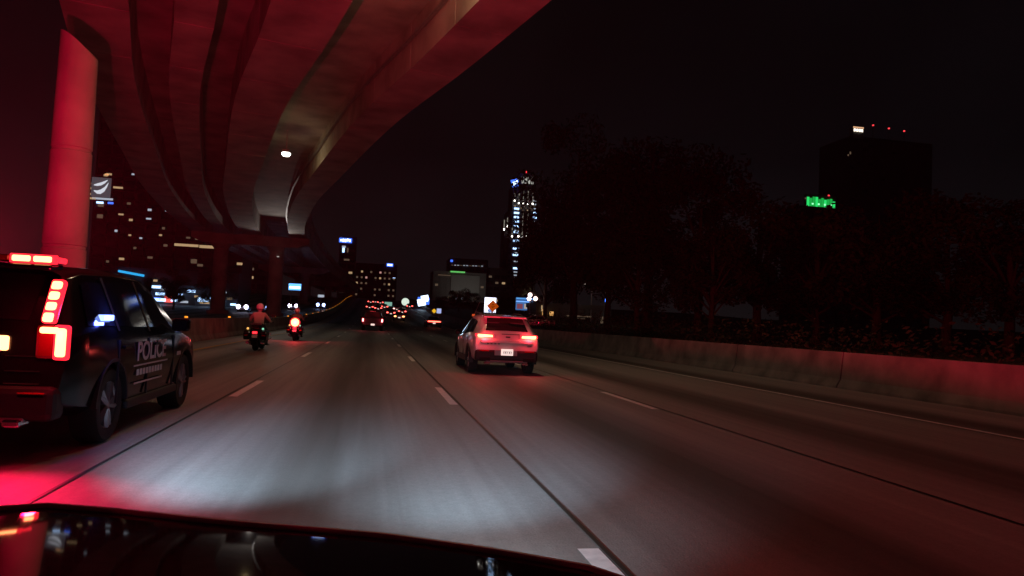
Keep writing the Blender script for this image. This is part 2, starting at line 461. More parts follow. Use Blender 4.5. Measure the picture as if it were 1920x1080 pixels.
def half(s):
    y, zb, ze, zt, wb, we, wt = s
    return [(wb*.86, zb), (wb, zb+.09), (max(wb, we)+.02, zb+.09+(ze-zb-.09)*.55), (we, ze), (wt, zt-.06 if zt-ze > .1 else zt-.02), (max(wt-.13, .05), zt), (max(wt-.13, .05)*.5, zt+.018)]
def car_body(name, st, m, parent, wheels, r, depth=.32, bevel=.035, cut=True):
    b = MB(); k = 0
    for s in st:
        h = half(s); ring = [(x, s[0], z) for x, z in h] + [(-x, s[0], z) for x, z in reversed(h)]
        b.v += ring; k = len(ring)
    for i in range(len(st)-1):
        for j in range(k):
            a = i*k+j; c_ = i*k+(j+1) % k; b.f.append((a, c_, c_+k, a+k))
    n = len(st)
    b.f.append(tuple(range(k))); b.f.append(tuple(range(n*k-1, (n-1)*k-1, -1)))
    o = b.build(name, m, parent, 35)
    mod = o.modifiers.new('bevel', 'BEVEL'); mod.width = bevel; mod.segments = 2; mod.limit_method = 'ANGLE'; mod.angle_limit = rad(28)
    if cut:
        c_ = MB(); W_ = max(s[5] for s in st)
        for (wy) in wheels:
            for sd in (-1, 1):
                c_.lathe([(sd*(W_-depth), 0), (sd*(W_-depth), r+.065), (sd*(W_+.3), r+.065), (sd*(W_+.3), 0)], (0, wy, r+.01), 'X', 24)
        co_ = c_.build('cut', TRIM)
        bo = o.modifiers.new('arch', 'BOOLEAN'); bo.operation = 'DIFFERENCE'; bo.solver = 'EXACT'; bo.object = co_
        parent_keep = o.parent; o.parent = None
        dg = bpy.context.evaluated_depsgraph_get(); me = bpy.data.meshes.new_from_object(o.evaluated_get(dg))
        o.modifiers.clear(); o.data = me; o.parent = parent_keep
        bpy.data.objects.remove(co_)
        me.polygons.foreach_set('use_smooth', [True]*len(me.polygons)); me.set_sharp_from_angle(angle=rad(35))
    return o
def side_patch(name, m, parent, st, sd, corners, off=.014, nu=8, nv=3):
    """corners: (y,t) rear-low, front-low, front-high, rear-high; t from belt (0) to roof edge (1)"""
    sec = sec_fn(st)
    def fn(u, v):
        (a, b_, c_, d) = corners
        y = (a[0]*(1-u)+b_[0]*u)*(1-v)+(d[0]*(1-u)+c_[0]*u)*v; t = (a[1]*(1-u)+b_[1]*u)*(1-v)+(d[1]*(1-u)+c_[1]*u)*v
        h = half(sec(y)); p, q = h[3], h[4]
        return (sd*(p[0]+(q[0]-p[0])*t+off), y, p[1]+(q[1]-p[1])*t+off*.3)
    return MB().grid(fn, nu, nv).build(name, m, parent, 60)
def top_patch(name, m, parent, st, y0, y1, u0=.96, u1=.96, off=.016, oy=0):
    sec = sec_fn(st)
    def fn(u, v):
        y = y0+(y1-y0)*v; s = sec(y); k = (u*2-1)*(u0+(u1-u0)*v)
        w = s[6]-.10; return (k*w, y+oy, s[3]+.018*(1-abs(k))+off)
    return MB().grid(fn, 6, 8).build(name, m, parent, 60)
def arc(b, y, z, r0, r1, x0, x1, a0=-10, a1=190, n=16):
    pts = []
    for i in range(n+1):
        a = rad(a0+(a1-a0)*i/n)
        for r in (r0, r1):
            for x in (x0, x1): pts.append((x, y+r*math.cos(a), z+r*math.sin(a)))
    o = len(b.v); b.v += pts
    for i in range(n):
        q = o+4*i
        b.f += [(q, q+1, q+5, q+4), (q+2, q+6, q+7, q+3), (q, q+4, q+6, q+2), (q+1, q+3, q+7, q+5)]
    b.f += [(o, o+2, o+3, o+1), (o+4*n, o+4*n+1, o+4*n+3, o+4*n+2)]
def text_mesh(txt, size, m, extrude=.002, offset=.0):
    cu = bpy.data.curves.new('lettering', 'FONT'); cu.body = txt; cu.size = size; cu.extrude = extrude; cu.offset = offset; cu.align_x = 'CENTER'
    o = bpy.data.objects.new('lettering', cu); C.objects.link(o)
    me = bpy.data.meshes.new_from_object(o.evaluated_get(bpy.context.evaluated_depsgraph_get()))
    bpy.data.objects.remove(o); me.materials.clear(); me.materials.append(m)
    return me

# ---------------------------------------------------------------- police SUV
def police():
    t = thing('police_car', 'black police utility car with red emergency lights blazing, at the left edge', 'police car', (-3.60, 7.1, 0))
    st = [(0, .46, 1.06, 1.12, .90, .93, .86), (.06, .42, 1.10, 1.20, .94, .96, .84), (.42, .36, 1.14, 1.70, .96, .985, .76), (.75, .32, 1.14, 1.76, .97, .99, .755),
          (1.6, .29, 1.12, 1.79, .98, 1.0, .76), (2.5, .28, 1.10, 1.78, .98, 1.0, .755), (2.95, .28, 1.09, 1.71, .98, 1.0, .74), (3.85, .28, 1.06, 1.14, .98, .99, .90),
          (4.4, .30, .98, 1.07, .97, .97, .86), (4.78, .36, .88, .98, .92, .93, .80), (4.96, .44, .74, .80, .80, .82, .70), (5.02, .48, .66, .70, .66, .70, .60)]
    WY = (1.12, 4.07); r = .385
    body = car_body('body', st, BLACKP, t, WY, r)
    for y in WY:
        for sd in (-1, 1):
            wheel(t, sd*.855, y, r, .26, sd, ALLOY)
            part('wheel_arch', TRIM, t, lambda b: arc(b, y, r+.01, r+.05, r+.085, sd*.95, sd*1.014, 0, 180))
    for sd in (-1, 1):
        side_patch('window', GLASS, t, st, sd, [(.42, .12), (1.15, .10), (1.13, .86), (.62, .86)])
        side_patch('window', GLASS, t, st, sd, [(1.23, .10), (2.2, .10), (2.18, .88), (1.21, .86)])
        side_patch('window', GLASS, t, st, sd, [(2.28, .10), (3.45, .12), (2.93, .84), (2.26, .88)])
        for y in (1.19, 2.24):
            side_patch('door_pillar', TRIM, t, st, sd, [(y-.03, .02), (y+.03, .02), (y+.03, .95), (y-.03, .95)], .018, 1, 3)
        for y in (1.75, 2.85):
            bx('door_handle', BLACKP, t, (sd*1.032, y-.35, .97), (.03, .2, .035), .008)
        # door seams as shallow dark grooves standing on the panel lines
        for y in (1.22, 2.24, 3.36):
            bx('door_seam', TRIM, t, (sd*1.008, y, .72), (.022, .012, .66))
        mir = bx('mirror', BLACKP, t, (sd*1.11, 3.28, 1.19), (.22, .14, .17), .04)
        bx('mirror_glass', GLASS, mir, (sd*1.11, 3.205, 1.19), (.17, .006, .12))
        bx('side_sill', TRIM, t, (sd*.985, 2.6, .33), (.06, 2.05, .10), .02)
        # tail light: a hook of light round a smoked lens
        tl = bx('tail_light', mat('smoked_red_lens', (.10, .004, .006), .15), t, (sd*.845, .02, 1.06), (.26, .12, .30), .03)
        bx('light_bar', E_HOT, tl, (sd*.925, -.045, 1.06), (.085, .05, .25), .02)
        bx('light_hook', E_HOT, tl, (sd*.83, -.045, 1.165), (.16, .05, .055), .02)
        bx('bright_edge', E_RED, tl, (sd*.925, -.02, 1.06), (.135, .06, .31), .025)
        # emergency strips beside the rear glass
        bx('bloom_surround', E_RED, t, (sd*.80, .085, 1.42), (.125, .085, .43), .03, rx=-.45)  # red emission wider than the lamps, drawn in place of bloom
        fl = bx('pillar_flasher', TRIM, t, (sd*.80, .10, 1.42), (.10, .09, .40), .02, rx=-.45)
        for k in range(4):
            bx('red_flasher_lens', E_HOT, fl, (sd*.80, .045-.0+.045*(k-1.5)*1.0+.005, 1.42+(k-1.5)*.095), (.092, .05, .088), .03, rx=-.45)
        bl_ = bx('blue_flasher', E_BLUE, t, (sd*.955, .92, 1.28), (.07, .30, .06), .012)
        bx('tail_reflector', mat('red_reflector', (.4, .01, .015), .2), t, (sd*.74, -.10, .60), (.22, .02, .05), .008)
    top_patch('rear_window', GLASS, t, st, .075, .38, .82, .9, .02)
    top_patch('windshield', GLASS, t, st, 3.0, 3.82, .98, .98)
    sp = bx('roof_spoiler', BLACKP, t, (0, .33, 1.735), (1.42, .28, .05), .02, rx=.08)
    bar = bx('roof_light_bar', TRIM, t, (0, .34, 1.80), (1.46, .20, .06), .02)
    for k in range(8):
        bx('red_flasher_lens', E_HOT if k > 5 or k < 2 else mat('unlit_red_lens', (.2, .005, .01), .2), bar, (-.62+k*.177, .225, 1.80), (.15, .03, .052), .012)
    for sd in (-1, 1): bx('bloom_surround', E_RED, bar, (sd*.54, .245, 1.80), (.40, .03, .085), .012)  # glowing border round the lit lenses imitates their bloom
    for sd in (-1, 1): bx('end_lens', E_RED, bar, (sd*.735, .34, 1.80), (.03, .19, .052), .012)
    bx('rear_bumper', TRIM, t, (0, .02, .52), (1.86, .26, .30), .06)
    bx('bumper_step', mat('brushed_bumper', (.4, .4, .4), .4, .7), t, (0, .0, .385), (1.40, .22, .05), .02)
    bx('tailgate_trim', CHROME, t, (0, -.012, .98), (.9, .02, .03), .006)
    for z in (.93, .80, .69): bx('tailgate_crease', CHROME, t, (.62, -.008, z), (.28, .014, .010))
    for x in (-.44, .44): bx('tailgate_flasher', E_HOT, t, (x, -.02, 1.04), (.13, .04, .13), .025)
    pl = bx('number_plate', PLATE, t, (0, -.02, .84), (.31, .015, .16), .005)
    for sd in (-1, 1):
        bx('exhaust', CHROME, t, (sd*.62, -.06, .36), (.14, .2, .07), .02)
    # lettering along the right-hand doors
    for sd in (1, -1):
        o = obj('police_lettering', text_mesh('POLICE', .30, DECAL, .002, .006), t, (sd*1.026, 2.36, .80))
        o.rotation_euler = (rad(90), 0, rad(90) if sd > 0 else rad(-90)); o.scale = (1.18, 1, 1)
        bx('decal_stripe', DECAL, t, (sd*1.024, 2.36, .745), (.004, 1.35, .018))
        for k in range(9): bx('small_lettering_block', DECAL, t, (sd*1.022, 1.85+k*.115, .665), (.004, .085, .07))
        bx('decal_stripe', DECAL, t, (sd*1.018, 2.3, .545), (.004, 1.1, .02))
    bx('fuel_badge', DECAL, t, (1.018, 3.62, .80), (.004, .2, .05))
    lamp('flasher_light', 'POINT', (-.35, .80, 1.846), 9800, (1, .008, .06), t, .03)
    lamp('right_flasher_beam', 'SPOT', (.80, .34, 1.84), 900, (1, .01, .05), t, .04, (7.2, 12.5, .9), 22, .8)
    lamp('left_flasher_beam', 'SPOT', (-.95, .30, 1.86), 5200, (1, .004, .05), t, .06, (-6.75, 19.9, 5.5), 40, 1.0)
    lamp('tail_glow', 'POINT', (.86, -.22, 1.12), 9, (1, .004, .05), t, .06)
    lamp('tail_glow', 'SPOT', (.55, -.14, 1.10), 400, (1, .004, .07), t, .08, (.85, -1.9, 0), 105, 1.0)
    lamp('blue_glow', 'POINT', (1.06, 1.02, 1.3), 6, (.1, .15, 1), t, .05)
    lamp('pillar_glow', 'POINT', (.86, -.12, 1.42), 8, (1, .004, .05), t, .06)
    return t
police()

# ---------------------------------------------------------------- white SUV
def white_suv():
    t = thing('white_suv', 'white compact sport utility vehicle with brake lights on, in the lane to the right', 'car', (3.62, 19.55, 0))
    st = [(0, .42, .98, 1.06, .80, .85, .76), (.05, .38, 1.02, 1.14, .84, .88, .74), (.18, .36, 1.04, 1.28, .86, .90, .70), (.55, .34, 1.06, 1.55, .89, .92, .65), (1.1, .30, 1.04, 1.62, .90, .93, .66),
          (2.0, .27, 1.0, 1.65, .90, .93, .66), (2.5, .27, .98, 1.58, .90, .93, .65), (3.35, .28, .96, 1.06, .90, .92, .80), (3.9, .30, .90, .98, .89, .90, .76), (4.3, .36, .80, .86, .84, .85, .68), (4.55, .42, .66, .72, .68, .70, .55)]
    WY = (.93, 3.63); r = .355
    car_body('body', st, WHITEP, t, WY, r)
    for y in WY:
        for sd in (-1, 1):
            wheel(t, sd*.80, y, r, .235, sd)
            part('wheel_arch', TRIM, t, lambda b: arc(b, y, r+.01, r+.03, r+.10, sd*.84, sd*.955))
    for sd in (-1, 1):
        side_patch('window', GLASS, t, st, sd, [(.42, .18), (1.05, .12), (1.05, .84), (.72, .80)])
        side_patch('window', GLASS, t, st, sd, [(1.11, .10), (1.95, .10), (1.93, .88), (1.09, .84)])
        side_patch('window', GLASS, t, st, sd, [(2.01, .10), (3.0, .12), (2.5, .84), (1.99, .88)])
        part('roof_rail', TRIM, t, lambda b: b.tube([(sd*.57, .75, 1.60), (sd*.57, .95, 1.66), (sd*.57, 2.1, 1.70), (sd*.57, 2.35, 1.65)], .018, 8))
        mir = bx('mirror', BLACKP, t, (sd*1.0, 2.72, 1.08), (.2, .13, .16), .04)
        bx('mirror_glass', GLASS, mir, (sd*1.0, 2.652, 1.08), (.15, .006, .11))
        bx('side_cladding', TRIM, t, (sd*.915, 2.28, .37), (.06, 1.9, .17), .02)
        for y in (1.1, 2.0): bx('door_seam', TRIM, t, (sd*.938, y, .72), (.022, .01, .56))
        for y in (1.25, 2.15): bx('door_handle', WHITEP, t, (sd*.958, y, .90), (.03, .17, .03), .008)
        # slim tail lights at the shoulder, wrapping round the corner
        def tl(b):
            P = [(.36, 1.0), (.80, .985), (.865, 1.03), (.855, 1.10), (.37, 1.085)]
            b.prism(P, lambda x, z: (sd*x, -.035+(x > .79)*.05, z), lambda x, z: (sd*x, .16, z))
        o = part('tail_light', E_RED, t, tl, bevel=.012)
        o2 = part('lit_core', E_HOT, o, lambda b: b.prism([(.40, 1.015), (.78, 1.005), (.81, 1.035), (.80, 1.085), (.41, 1.072)], lambda x, z: (sd*x, -.046+(x > .79)*.03, z), lambda x, z: (sd*x, 0, z)))
        bx('bumper_reflector', mat('red_reflector', (.4, .01, .015), .2), t, (sd*.62, -.085, .645), (.26, .02, .035), .008)
        bx('fog_recess', mat('deep_black', (.005, .005, .005), .9), t, (sd*.60, -.10, .42), (.3, .02, .10), .01)
    top_patch('rear_window', GLASS, t, st, .07, .5, .93, .9, .022)
    top_patch('windshield', GLASS, t, st, 2.55, 3.32, .98, .98)
    bx('roof_spoiler', WHITEP, t, (0, .50, 1.575), (1.22, .30, .045), .02, rx=.10)
    bx('high_brake_light', mat('unlit_red_lens', (.2, .005, .01), .2), t, (0, .35, 1.55), (.3, .02, .02))
    bx('tailgate_lip', WHITEP, t, (0, -.02, .90), (1.44, .08, .10), .03)
    bx('emblem', TRIM, t, (.02, -.035, 1.03), (.13, .02, .035), .01)
    bx('rear_wiper', TRIM, t, (.10, .02, 1.105), (.5, .02, .018), rz=0)
    for k in range(4): bx('badge_letter', CHROME, t, (-.52+k*.10, -.014, .845), (.05, .012, .04))
    bx('badge', TRIM, t, (.63, -.012, .80), (.12, .012, .02))
    bx('rear_bumper', TRIM, t, (0, .03, .52), (1.72, .24, .30), .06)
    bx('lower_valance', mat('grey_valance', (.12, .12, .12), .5), t, (0, .0, .365), (1.15, .22, .06), .02)
    p = bx('number_plate', E_PLATE, t, (.0, -.105, .62), (.33, .012, .17), .006)
    bx('plate_recess', mat('silver_recess', (.35, .35, .35), .4, .5), t, (-.03, -.094, .60), (.62, .01, .14), .02)
    for k in range(5): bx('plate_mark', mat('plate_ink', (.12, .16, .3), .6), p, (-.09+k*.045+(.02 if k > 2 else 0), -.113, .615), (.022, .004, .07))
    for sd in (-1, 1): bx('exhaust', CHROME, t, (sd*.52, .0, .31), (.16, .2, .06), .02)
    for sd in (-1, 1): lamp('brake_glow', 'POINT', (sd*.62, -.15, 1.04), 14, (1, .03, .05), t, .08)
    return t
white_suv()

# ---------------------------------------------------------------- dark pickup truck
def pickup():
    x = (at(680, 600, 72).x+at(717, 603, 72).x)/2
    t = thing('pickup_truck', 'dark pickup truck with two square tail lights, straight ahead in the lane', 'truck', (x, 71, zr(71)))
    st = [(0, .55, 1.15, 1.22, .94, .98, .95), (.08, .5, 1.17, 1.25, .97, 1.0, .96), (1.95, .45, 1.17, 1.25, .97, 1.0, .96), (2.0, .45, 1.2, 1.83, .97, 1.0, .74), (2.4, .42, 1.2, 1.90, .97, 1.0, .76), (3.4, .42, 1.18, 1.88, .97, 1.0, .76), (4.3, .42, 1.16, 1.26, .97, .99, .9), (5.3, .45, 1.08, 1.18, .97, .98, .88), (5.7, .5, .9, 1.0, .9, .92, .8), (5.8, .55, .8, .86, .8, .84, .7)]
    WY = (1.25, 4.7); r = .40
    car_body('body', st, mat('dusty_dark_paint', (.025, .025, .03), .6), t, WY, r)
    for y in WY:
        for sd in (-1, 1): wheel(t, sd*.86, y, r, .27, sd)
    for sd in (-1, 1):
        side_patch('window', GLASS, t, st, sd, [(2.1, .1), (2.95, .1), (2.95, .86), (2.2, .86)])
        side_patch('window', GLASS, t, st, sd, [(3.0, .1), (4.0, .12), (3.45, .84), (3.0, .86)])
        o = bx('tail_light', E_RED, t, (sd*.90, .0, 1.0), (.17, .08, .36), .02)
        bx('lit_core', emat('pink_hot_lens', (1, .45, .40), 5), o, (sd*.90, -.035, 1.0), (.12, .04, .28), .02)
        mir = bx('mirror', TRIM, t, (sd*1.14, 3.75, 1.25), (.22, .1, .24), .03)
    top_patch('rear_window', GLASS, t, st, 1.955, 1.998, .9, .9, .01, -.03)
    top_patch('windshield', GLASS, t, st, 3.45, 4.25, .96, .96)
    bx('tailgate', mat('dusty_dark_paint', (.025, .025, .03), .6), t, (0, -.012, .93), (1.55, .04, .42), .02, rx=.05)
    bx('tailgate_handle', TRIM, t, (0, -.04, 1.06), (.22, .02, .06), .01)
    bx('rear_bumper', mat('dull_bumper', (.06, .06, .065), .5, .4), t, (0, -.07, .60), (1.9, .18, .2), .04)
    bx('number_plate', E_PLATE, t, (.03, -.17, .60), (.36, .01, .17))
    part('tonneau_cover', TRIM, t, lambda b: b.box((0, 1.02, 1.285), (1.7, 1.75, .03)))
    for k in range(3): bx('cab_marker_light', emat('small_red_light', (1, .05, .06), 1.6), t, (-.2+k*.2, 2.02, 1.87), (.08, .04, .03))
    for sd in (-1, 1): lamp('tail_glow', 'POINT', (sd*.9, -.3, 1.0), 8, (1, .03, .06), t, .08)
pickup()

# ---------------------------------------------------------------- generic cars seen small
def coupe_st(w, h): return [(0, .42, .88, .93, w*.86, w*.94, w*.86), (.06, .36, .92, .99, w*.93, w*.98, w*.86), (.7, .30, .94, 1.0, w, w, w*.84), (1.35, .28, .94, h-.04, w, w, w*.66), (2.0, .26, .92, h, w, w, w*.68), (2.6, .26, .9, h-.04, w, w, w*.66), (3.4, .27, .88, .98, w, w, w*.85), (4.3, .32, .78, .88, w*.97, w*.97, w*.8), (4.75, .38, .64, .72, w*.85, w*.87, w*.7), (4.85, .42, .58, .64, w*.7, w*.74, w*.6)]
def small_car(name, label, cat, loc, paint, w=.9, h=1.42, rz=0, group=None, tail='pair', head=None, strength=E_HOT):
    t = thing(name, label, cat, loc, rz, group)
    st = coupe_st(w, h); WY = (1.0, 3.8); r = .33
    car_body('body', st, paint, t, WY, r, cut=False, bevel=.03)
    for y in WY:
        for sd in (-1, 1): wheel(t, sd*(w-.07), y, r, .22, sd)
    for sd in (-1, 1):
        side_patch('window', GLASS, t, st, sd, [(1.1, .12), (2.0, .1), (2.0, .86), (1.4, .82)])
        side_patch('window', GLASS, t, st, sd, [(2.05, .1), (3.05, .12), (2.62, .84), (2.05, .86)])
        bx('mirror', TRIM, t, (sd*(w+.08), 2.85, .98), (.16, .1, .12), .03)
    top_patch('rear_window', GLASS, t, st, .76, 1.32, .94, .92, .02)
    top_patch('windshield', GLASS, t, st, 2.66, 3.36, .96, .96)
    bx('rear_bumper', TRIM, t, (0, .03, .46), (w*1.86, .2, .16), .04)
    bx('number_plate', E_PLATE if tail else PLATE, t, (0, -.085 if tail == 'wide' else -.075, .58), (.34, .01, .16))
    if tail == 'wide':
        o = bx('tail_light', E_RED, t, (0, -.01, .80), (w*1.74, .06, .20), .03)
        bx('lit_core', emat('orange_red_core', (1, .16, .09), 4), o, (0, -.045, .80), (w*1.62, .03, .13), .02)
    elif tail == 'pair':
        for sd in (-1, 1):
            o = bx('tail_light', E_RED, t, (sd*(w-.22), -.01, .78), (.36, .06, .20), .03)
            bx('lit_core', strength, o, (sd*(w-.22), -.045, .78), (.34, .03, .19), .02)
    else:
        for sd in (-1, 1): bx('tail_light', mat('unlit_red_lens', (.2, .005, .01), .2), t, (sd*(w-.22), -.01, .78), (.36, .06, .2), .03)
    for sd in (-1, 1):
        o = bx('headlight', head or PLATE, t, (sd*(w-.24), 4.80, .62), (.34, .16, .16), .04)
    return t
small_car('coupe', 'dark coupe with one full-width red tail light bar, right of the pickup', 'car', (at(812, 601, 96).x, 94, zr(94)), DARKP, .98, 1.42, tail='wide')
FAR = [((742.5+755)/2, 592.5, 118, SILVERP, 'nearest of the far cars in traffic, with orange-red tail lights beside the pickup', emat('orange_core', (1, .38, .12), 5)),
       (733, 588, 140, DARKP, 'far car with tail lights just right of the pickup roof', E_FAR), (754, 586.5, 152, REDP, 'far car queueing behind the silver one, right side of the traffic', E_FAR),
       (744, 580.5, 168, SILVERP, 'far car with pinkish tail lights above the middle of the queue', emat('pink_hot_lens', (1, .45, .40), 5)), (693, 579, 172, DARKP, 'far car directly above the left side of the pickup roof', E_FAR),
       (709, 580.5, 166, DARKP, 'far car directly above the right side of the pickup roof', E_FAR), (768, 577, 190, DARKP, 'far car by itself near the oval white sign', E_FAR),
       (695, 569.5, 207, DARKP, 'farthest car, leftmost on the crest of the rise', E_FAR), (704, 569, 211, REDP, 'farthest car, second from the left on the crest', E_FAR), (713, 570, 205, DARKP, 'farthest car, rightmost on the crest of the rise', E_FAR), (721, 578, 178, SILVERP, 'far car between the pickup roof and the queue on the right', E_FAR)]
for px, py, Y, p, lb, core in FAR:
    y0 = Y
    small_car('far_car', lb, 'car', (at(px, py, y0).x, y0, zr(y0)), p, .88, 1.45, 0, 'tail lights of traffic ahead', strength=core)
# oncoming traffic beyond the median
ONC = [(454, 128, E_HEAD, 'oncoming car with a pair of glaring white headlights left of the motorcycles'), (495, 132, E_HEADB, 'oncoming car with bluish headlights just right of the nearer motorcycle'),
       (549, 150, E_HEAD, 'oncoming car with violet-white headlights above the farther motorcycle'), (601, 165, E_HEADB, 'oncoming car with bluish headlights right of the farther motorcycle')]
for px, Y, hm, lb in ONC:
    q = at(px, 579, Y)
    t = small_car('oncoming_car', lb, 'car', (q.x, Y+4.8, zr(Y)), SILVERP, .9, 1.45, math.pi, 'oncoming cars', tail=None, head=hm)
    for sd in (-1, 1):
        MB().lathe([(4.86, 0), (4.90, .33), (4.95, .27), (4.97, 0)], (sd*.62, 0, .95), 'Y', 16).build('headlamp', hm, t, 40)
t = small_car('parked_car', 'silver white car parked beyond the right barrier', 'car', (at(1008, 606, 78).x+2, 78, 1.0), WHITEP, .9, 1.45, rad(75), tail=None)

# ---------------------------------------------------------------- camera car (only its bonnet shows)
def own_car():
    t = thing('own_car', 'glossy black bonnet of the car the photo is taken from, along the bottom', 'car', (-.62, 0, 0))
    D = [(0, 1.63), (.1, 1.60), (.33, 1.51), (.67, 1.40), (.86, 1.30), (1.04, 1.18), (1.14, 1.08)]
    def yf(x):
        d = min(abs(x), 1.14)
        for i in range(1, len(D)):
            if d <= D[i][0]: break
        a, b_ = D[i-1], D[i]; return a[1]+(b_[1]-a[1])*(d-a[0])/(b_[0]-a[0])
    def fn(u, v):
        x = (u*2-1)*1.14; y1 = yf(x)
        if v < .72:
            k = v/.72; y = .30+(y1-.30)*k; z = 1.0+.055*(1-k**2)+.012*math.cos(x*3)*(1-k)
        else:
            k = (v-.72)/.28*math.pi/2; y = y1+.30*math.sin(k); z = 1.0-.36*(1-math.cos(k))
        e_ = max(0, abs(x)-1.0)/.18; z -= .10*e_*e_
        return (x, y, z)
    MB().grid(fn, 40, 32).build('bonnet', HOODP, t, 50)
    part('bonnet_edge_highlight', mat('grey_edge_highlight', (.22, .22, .21), .55), t, lambda b: b.tube([(x_/20, yf(x_/20)-.004, 1.002-.10*(max(0, abs(x_/20)-1.0)/.18)**2) for x_ in range(-22, 23)], .008, 6), 60)  # grey colour stands in for the highlight along the bonnet edge
    for sd in (-1, 1):
        part('fender', HOODP, t, lambda b: b.prism([(.3, .35), (1.0, .35), (1.25, .55), (1.3, .80), (1.1, .90), (.3, .95)], lambda y, z: (sd*.90, y, z), lambda y, z: (sd*1.12, y, z-.02)), bevel=.03)
        bx('headlight', emat('own_headlight', (.8, .9, 1), 3), t, (sd*.72, 1.62, .68), (.34, .1, .14), .03)
    bx('front_bumper', TRIM, t, (0, 1.66, .42), (1.8, .34, .36), .08)
    for z in (.60, .66, .72): bx('grille_bar', CHROME, t, (0, 1.82, z), (.8, .03, .025))
    for sd in (-1, 1):                                   # low beams: a flat fan with a bright patch a few metres ahead
        o = lamp('headlight_beam', 'SPOT', (sd*.66, 1.98, .72), 9500 if sd < 0 else 3400, (.50, .77, 1), t, .04, (sd*.66+(.25 if sd < 0 else .8), 7.4, 0.0), 32 if sd < 0 else 44, .9)
        o.scale = (1, .27 if sd < 0 else .30, 1)
    o = lamp('headlight_spill', 'SPOT', (.2, 1.98, .72), 760, (.66, .87, 1), t, .08, (1.7, 6.4, -.3), 66, 1.0)
    o.scale = (1, .6, 1)
own_car()

# ---------------------------------------------------------------- police motorcycles with riders
SHIRT = mat('tan_uniform_shirt', (.42, .33, .28), .8, bump=.3, scale=20)
PANTS = mat('dark_uniform', (.02, .02, .03), .8, bump=.3, scale=20)
HELM = mat('white_helmet_shell', (.55, .55, .56), .25, coat=1.)
HELMD = mat('black_helmet_shell', (.02, .02, .025), .25, coat=1.)
SKIN = mat('skin', (.45, .28, .20), .6)
def skin_body(name, nodes, edges, m, parent):
    me = bpy.data.meshes.new(name); me.from_pydata([n_[:3] for n_ in nodes], edges, []); me.materials.append(m)
    o = bpy.data.objects.new(name, me); C.objects.link(o); o.parent = parent
    sk = o.modifiers.new('skin', 'SKIN'); sk.use_smooth_shade = True
    sl = me.skin_vertices
    if not len(sl): me.attributes.new
    for i, n_ in enumerate(nodes):
        v = me.skin_vertices[0].data[i]; rr = n_[3]; v.radius = rr if hasattr(rr, '__len__') else (rr, rr); v.use_root = (i == 0)
    s_ = o.modifiers.new('sub', 'SUBSURF'); s_.levels = 1; s_.render_levels = 2
    return o
def rider(loc, label, helm, shirt):
    t = thing('person', label, 'person', loc)
    N = []; Ed = []
    def add(p, r, par=None):
        N.append((*p, r))
        if par is not None: Ed.append((par, len(N)-1))
        return len(N)-1
    hip = add((0, .05, .86), (.17, .13)); wa = add((0, .07, 1.02), (.155, .11), hip); ch = add((0, .10, 1.22), (.185, .12), wa)
    nb = add((0, .12, 1.36), (.10, .08), ch); nk = add((0, .14, 1.45), .058, nb); hd = add((0, .165, 1.54), .085, nk); add((0, .17, 1.64), .08, hd)
    for sd in (-1, 1):
        sh = add((sd*.19, .11, 1.33), .075, ch); el = add((sd*.34, .30, 1.12), .052, sh); wr = add((sd*.36, .55, 1.06), .036, el); pm = add((sd*.37, .63, 1.055), (.045, .03), wr)
        for k, (dx, ln) in enumerate(((-.035, .06), (-.012, .072), (.012, .068), (.034, .055))):
            a = add((sd*(.37+dx), .66+ln*.5, 1.065), .0105, pm); add((sd*(.37+dx), .665+ln*.62, 1.03), .009, a)
        th_ = add((sd*.325, .645, 1.045), .012, pm); add((sd*.315, .675, 1.03), .010, th_)
    for sd in (-1, 1):
        a = add((sd*.12, .10, .82), .105, hip); kn = add((sd*.27, .42, .68), .075, a); an = add((sd*.27, .22, .28), .052, kn); hl = add((sd*.27, .18, .235), .048, an); add((sd*.28, .38, .24), .042, hl)
    body = skin_body('body', N, Ed, shirt, t)
    # trousers: the legs once more, a shade larger, cut at the waist
    N2 = []; E2 = []
    def add2(p, r, par=None):
        N2.append((*p, r))
        if par is not None: E2.append((par, len(N2)-1))
        return len(N2)-1
    h2 = add2((0, .05, .86), (.185, .145))
    for sd in (-1, 1):
        a = add2((sd*.12, .10, .82), .12, h2); kn = add2((sd*.27, .42, .68), .09, a); an = add2((sd*.27, .22, .28), .066, kn); hl = add2((sd*.27, .18, .235), .06, an); add2((sd*.28, .39, .24), .054, hl)
    skin_body('trousers', N2, E2, PANTS, t)
    # face, mostly hidden from behind
    MB().lathe([(-.15, 0), (-.14, .06), (-.06, .10), (.04, .105), (.10, .07), (.12, 0)], (0, .20, 1.555), 'Z', 18).build('face', SKIN, t, 60)
    MB().tube([(0, .295, 1.57), (0, .325, 1.535), (0, .30, 1.53)], [.012, .018, .012], 8).build('nose', SKIN, t, 60)
    for sd in (-1, 1):
        MB().tube([(sd*.04, .285, 1.575), (sd*.04, .302, 1.575)], .014, 8).build('eye', mat('eye_white', (.7, .7, .7), .3), t, 60)
    bx('mouth', mat('lips', (.35, .12, .1), .6), t, (0, .296, 1.495), (.05, .012, .012))
    h = MB().lathe([(-.08, .135), (-.02, .145), (.06, .138), (.12, .105), (.15, .055), (.16, 0)], (0, .17, 1.58), 'Z', 24).build('helmet', helm, t, 60)
    MB().lathe([(-.08, .138), (-.055, .142)], (0, .17, 1.58), 'Z', 24).build('helmet_band', TRIM, h, 60)
    bx('duty_belt', TRIM, t, (0, .06, .955), (.36, .26, .06), .03)
    return t
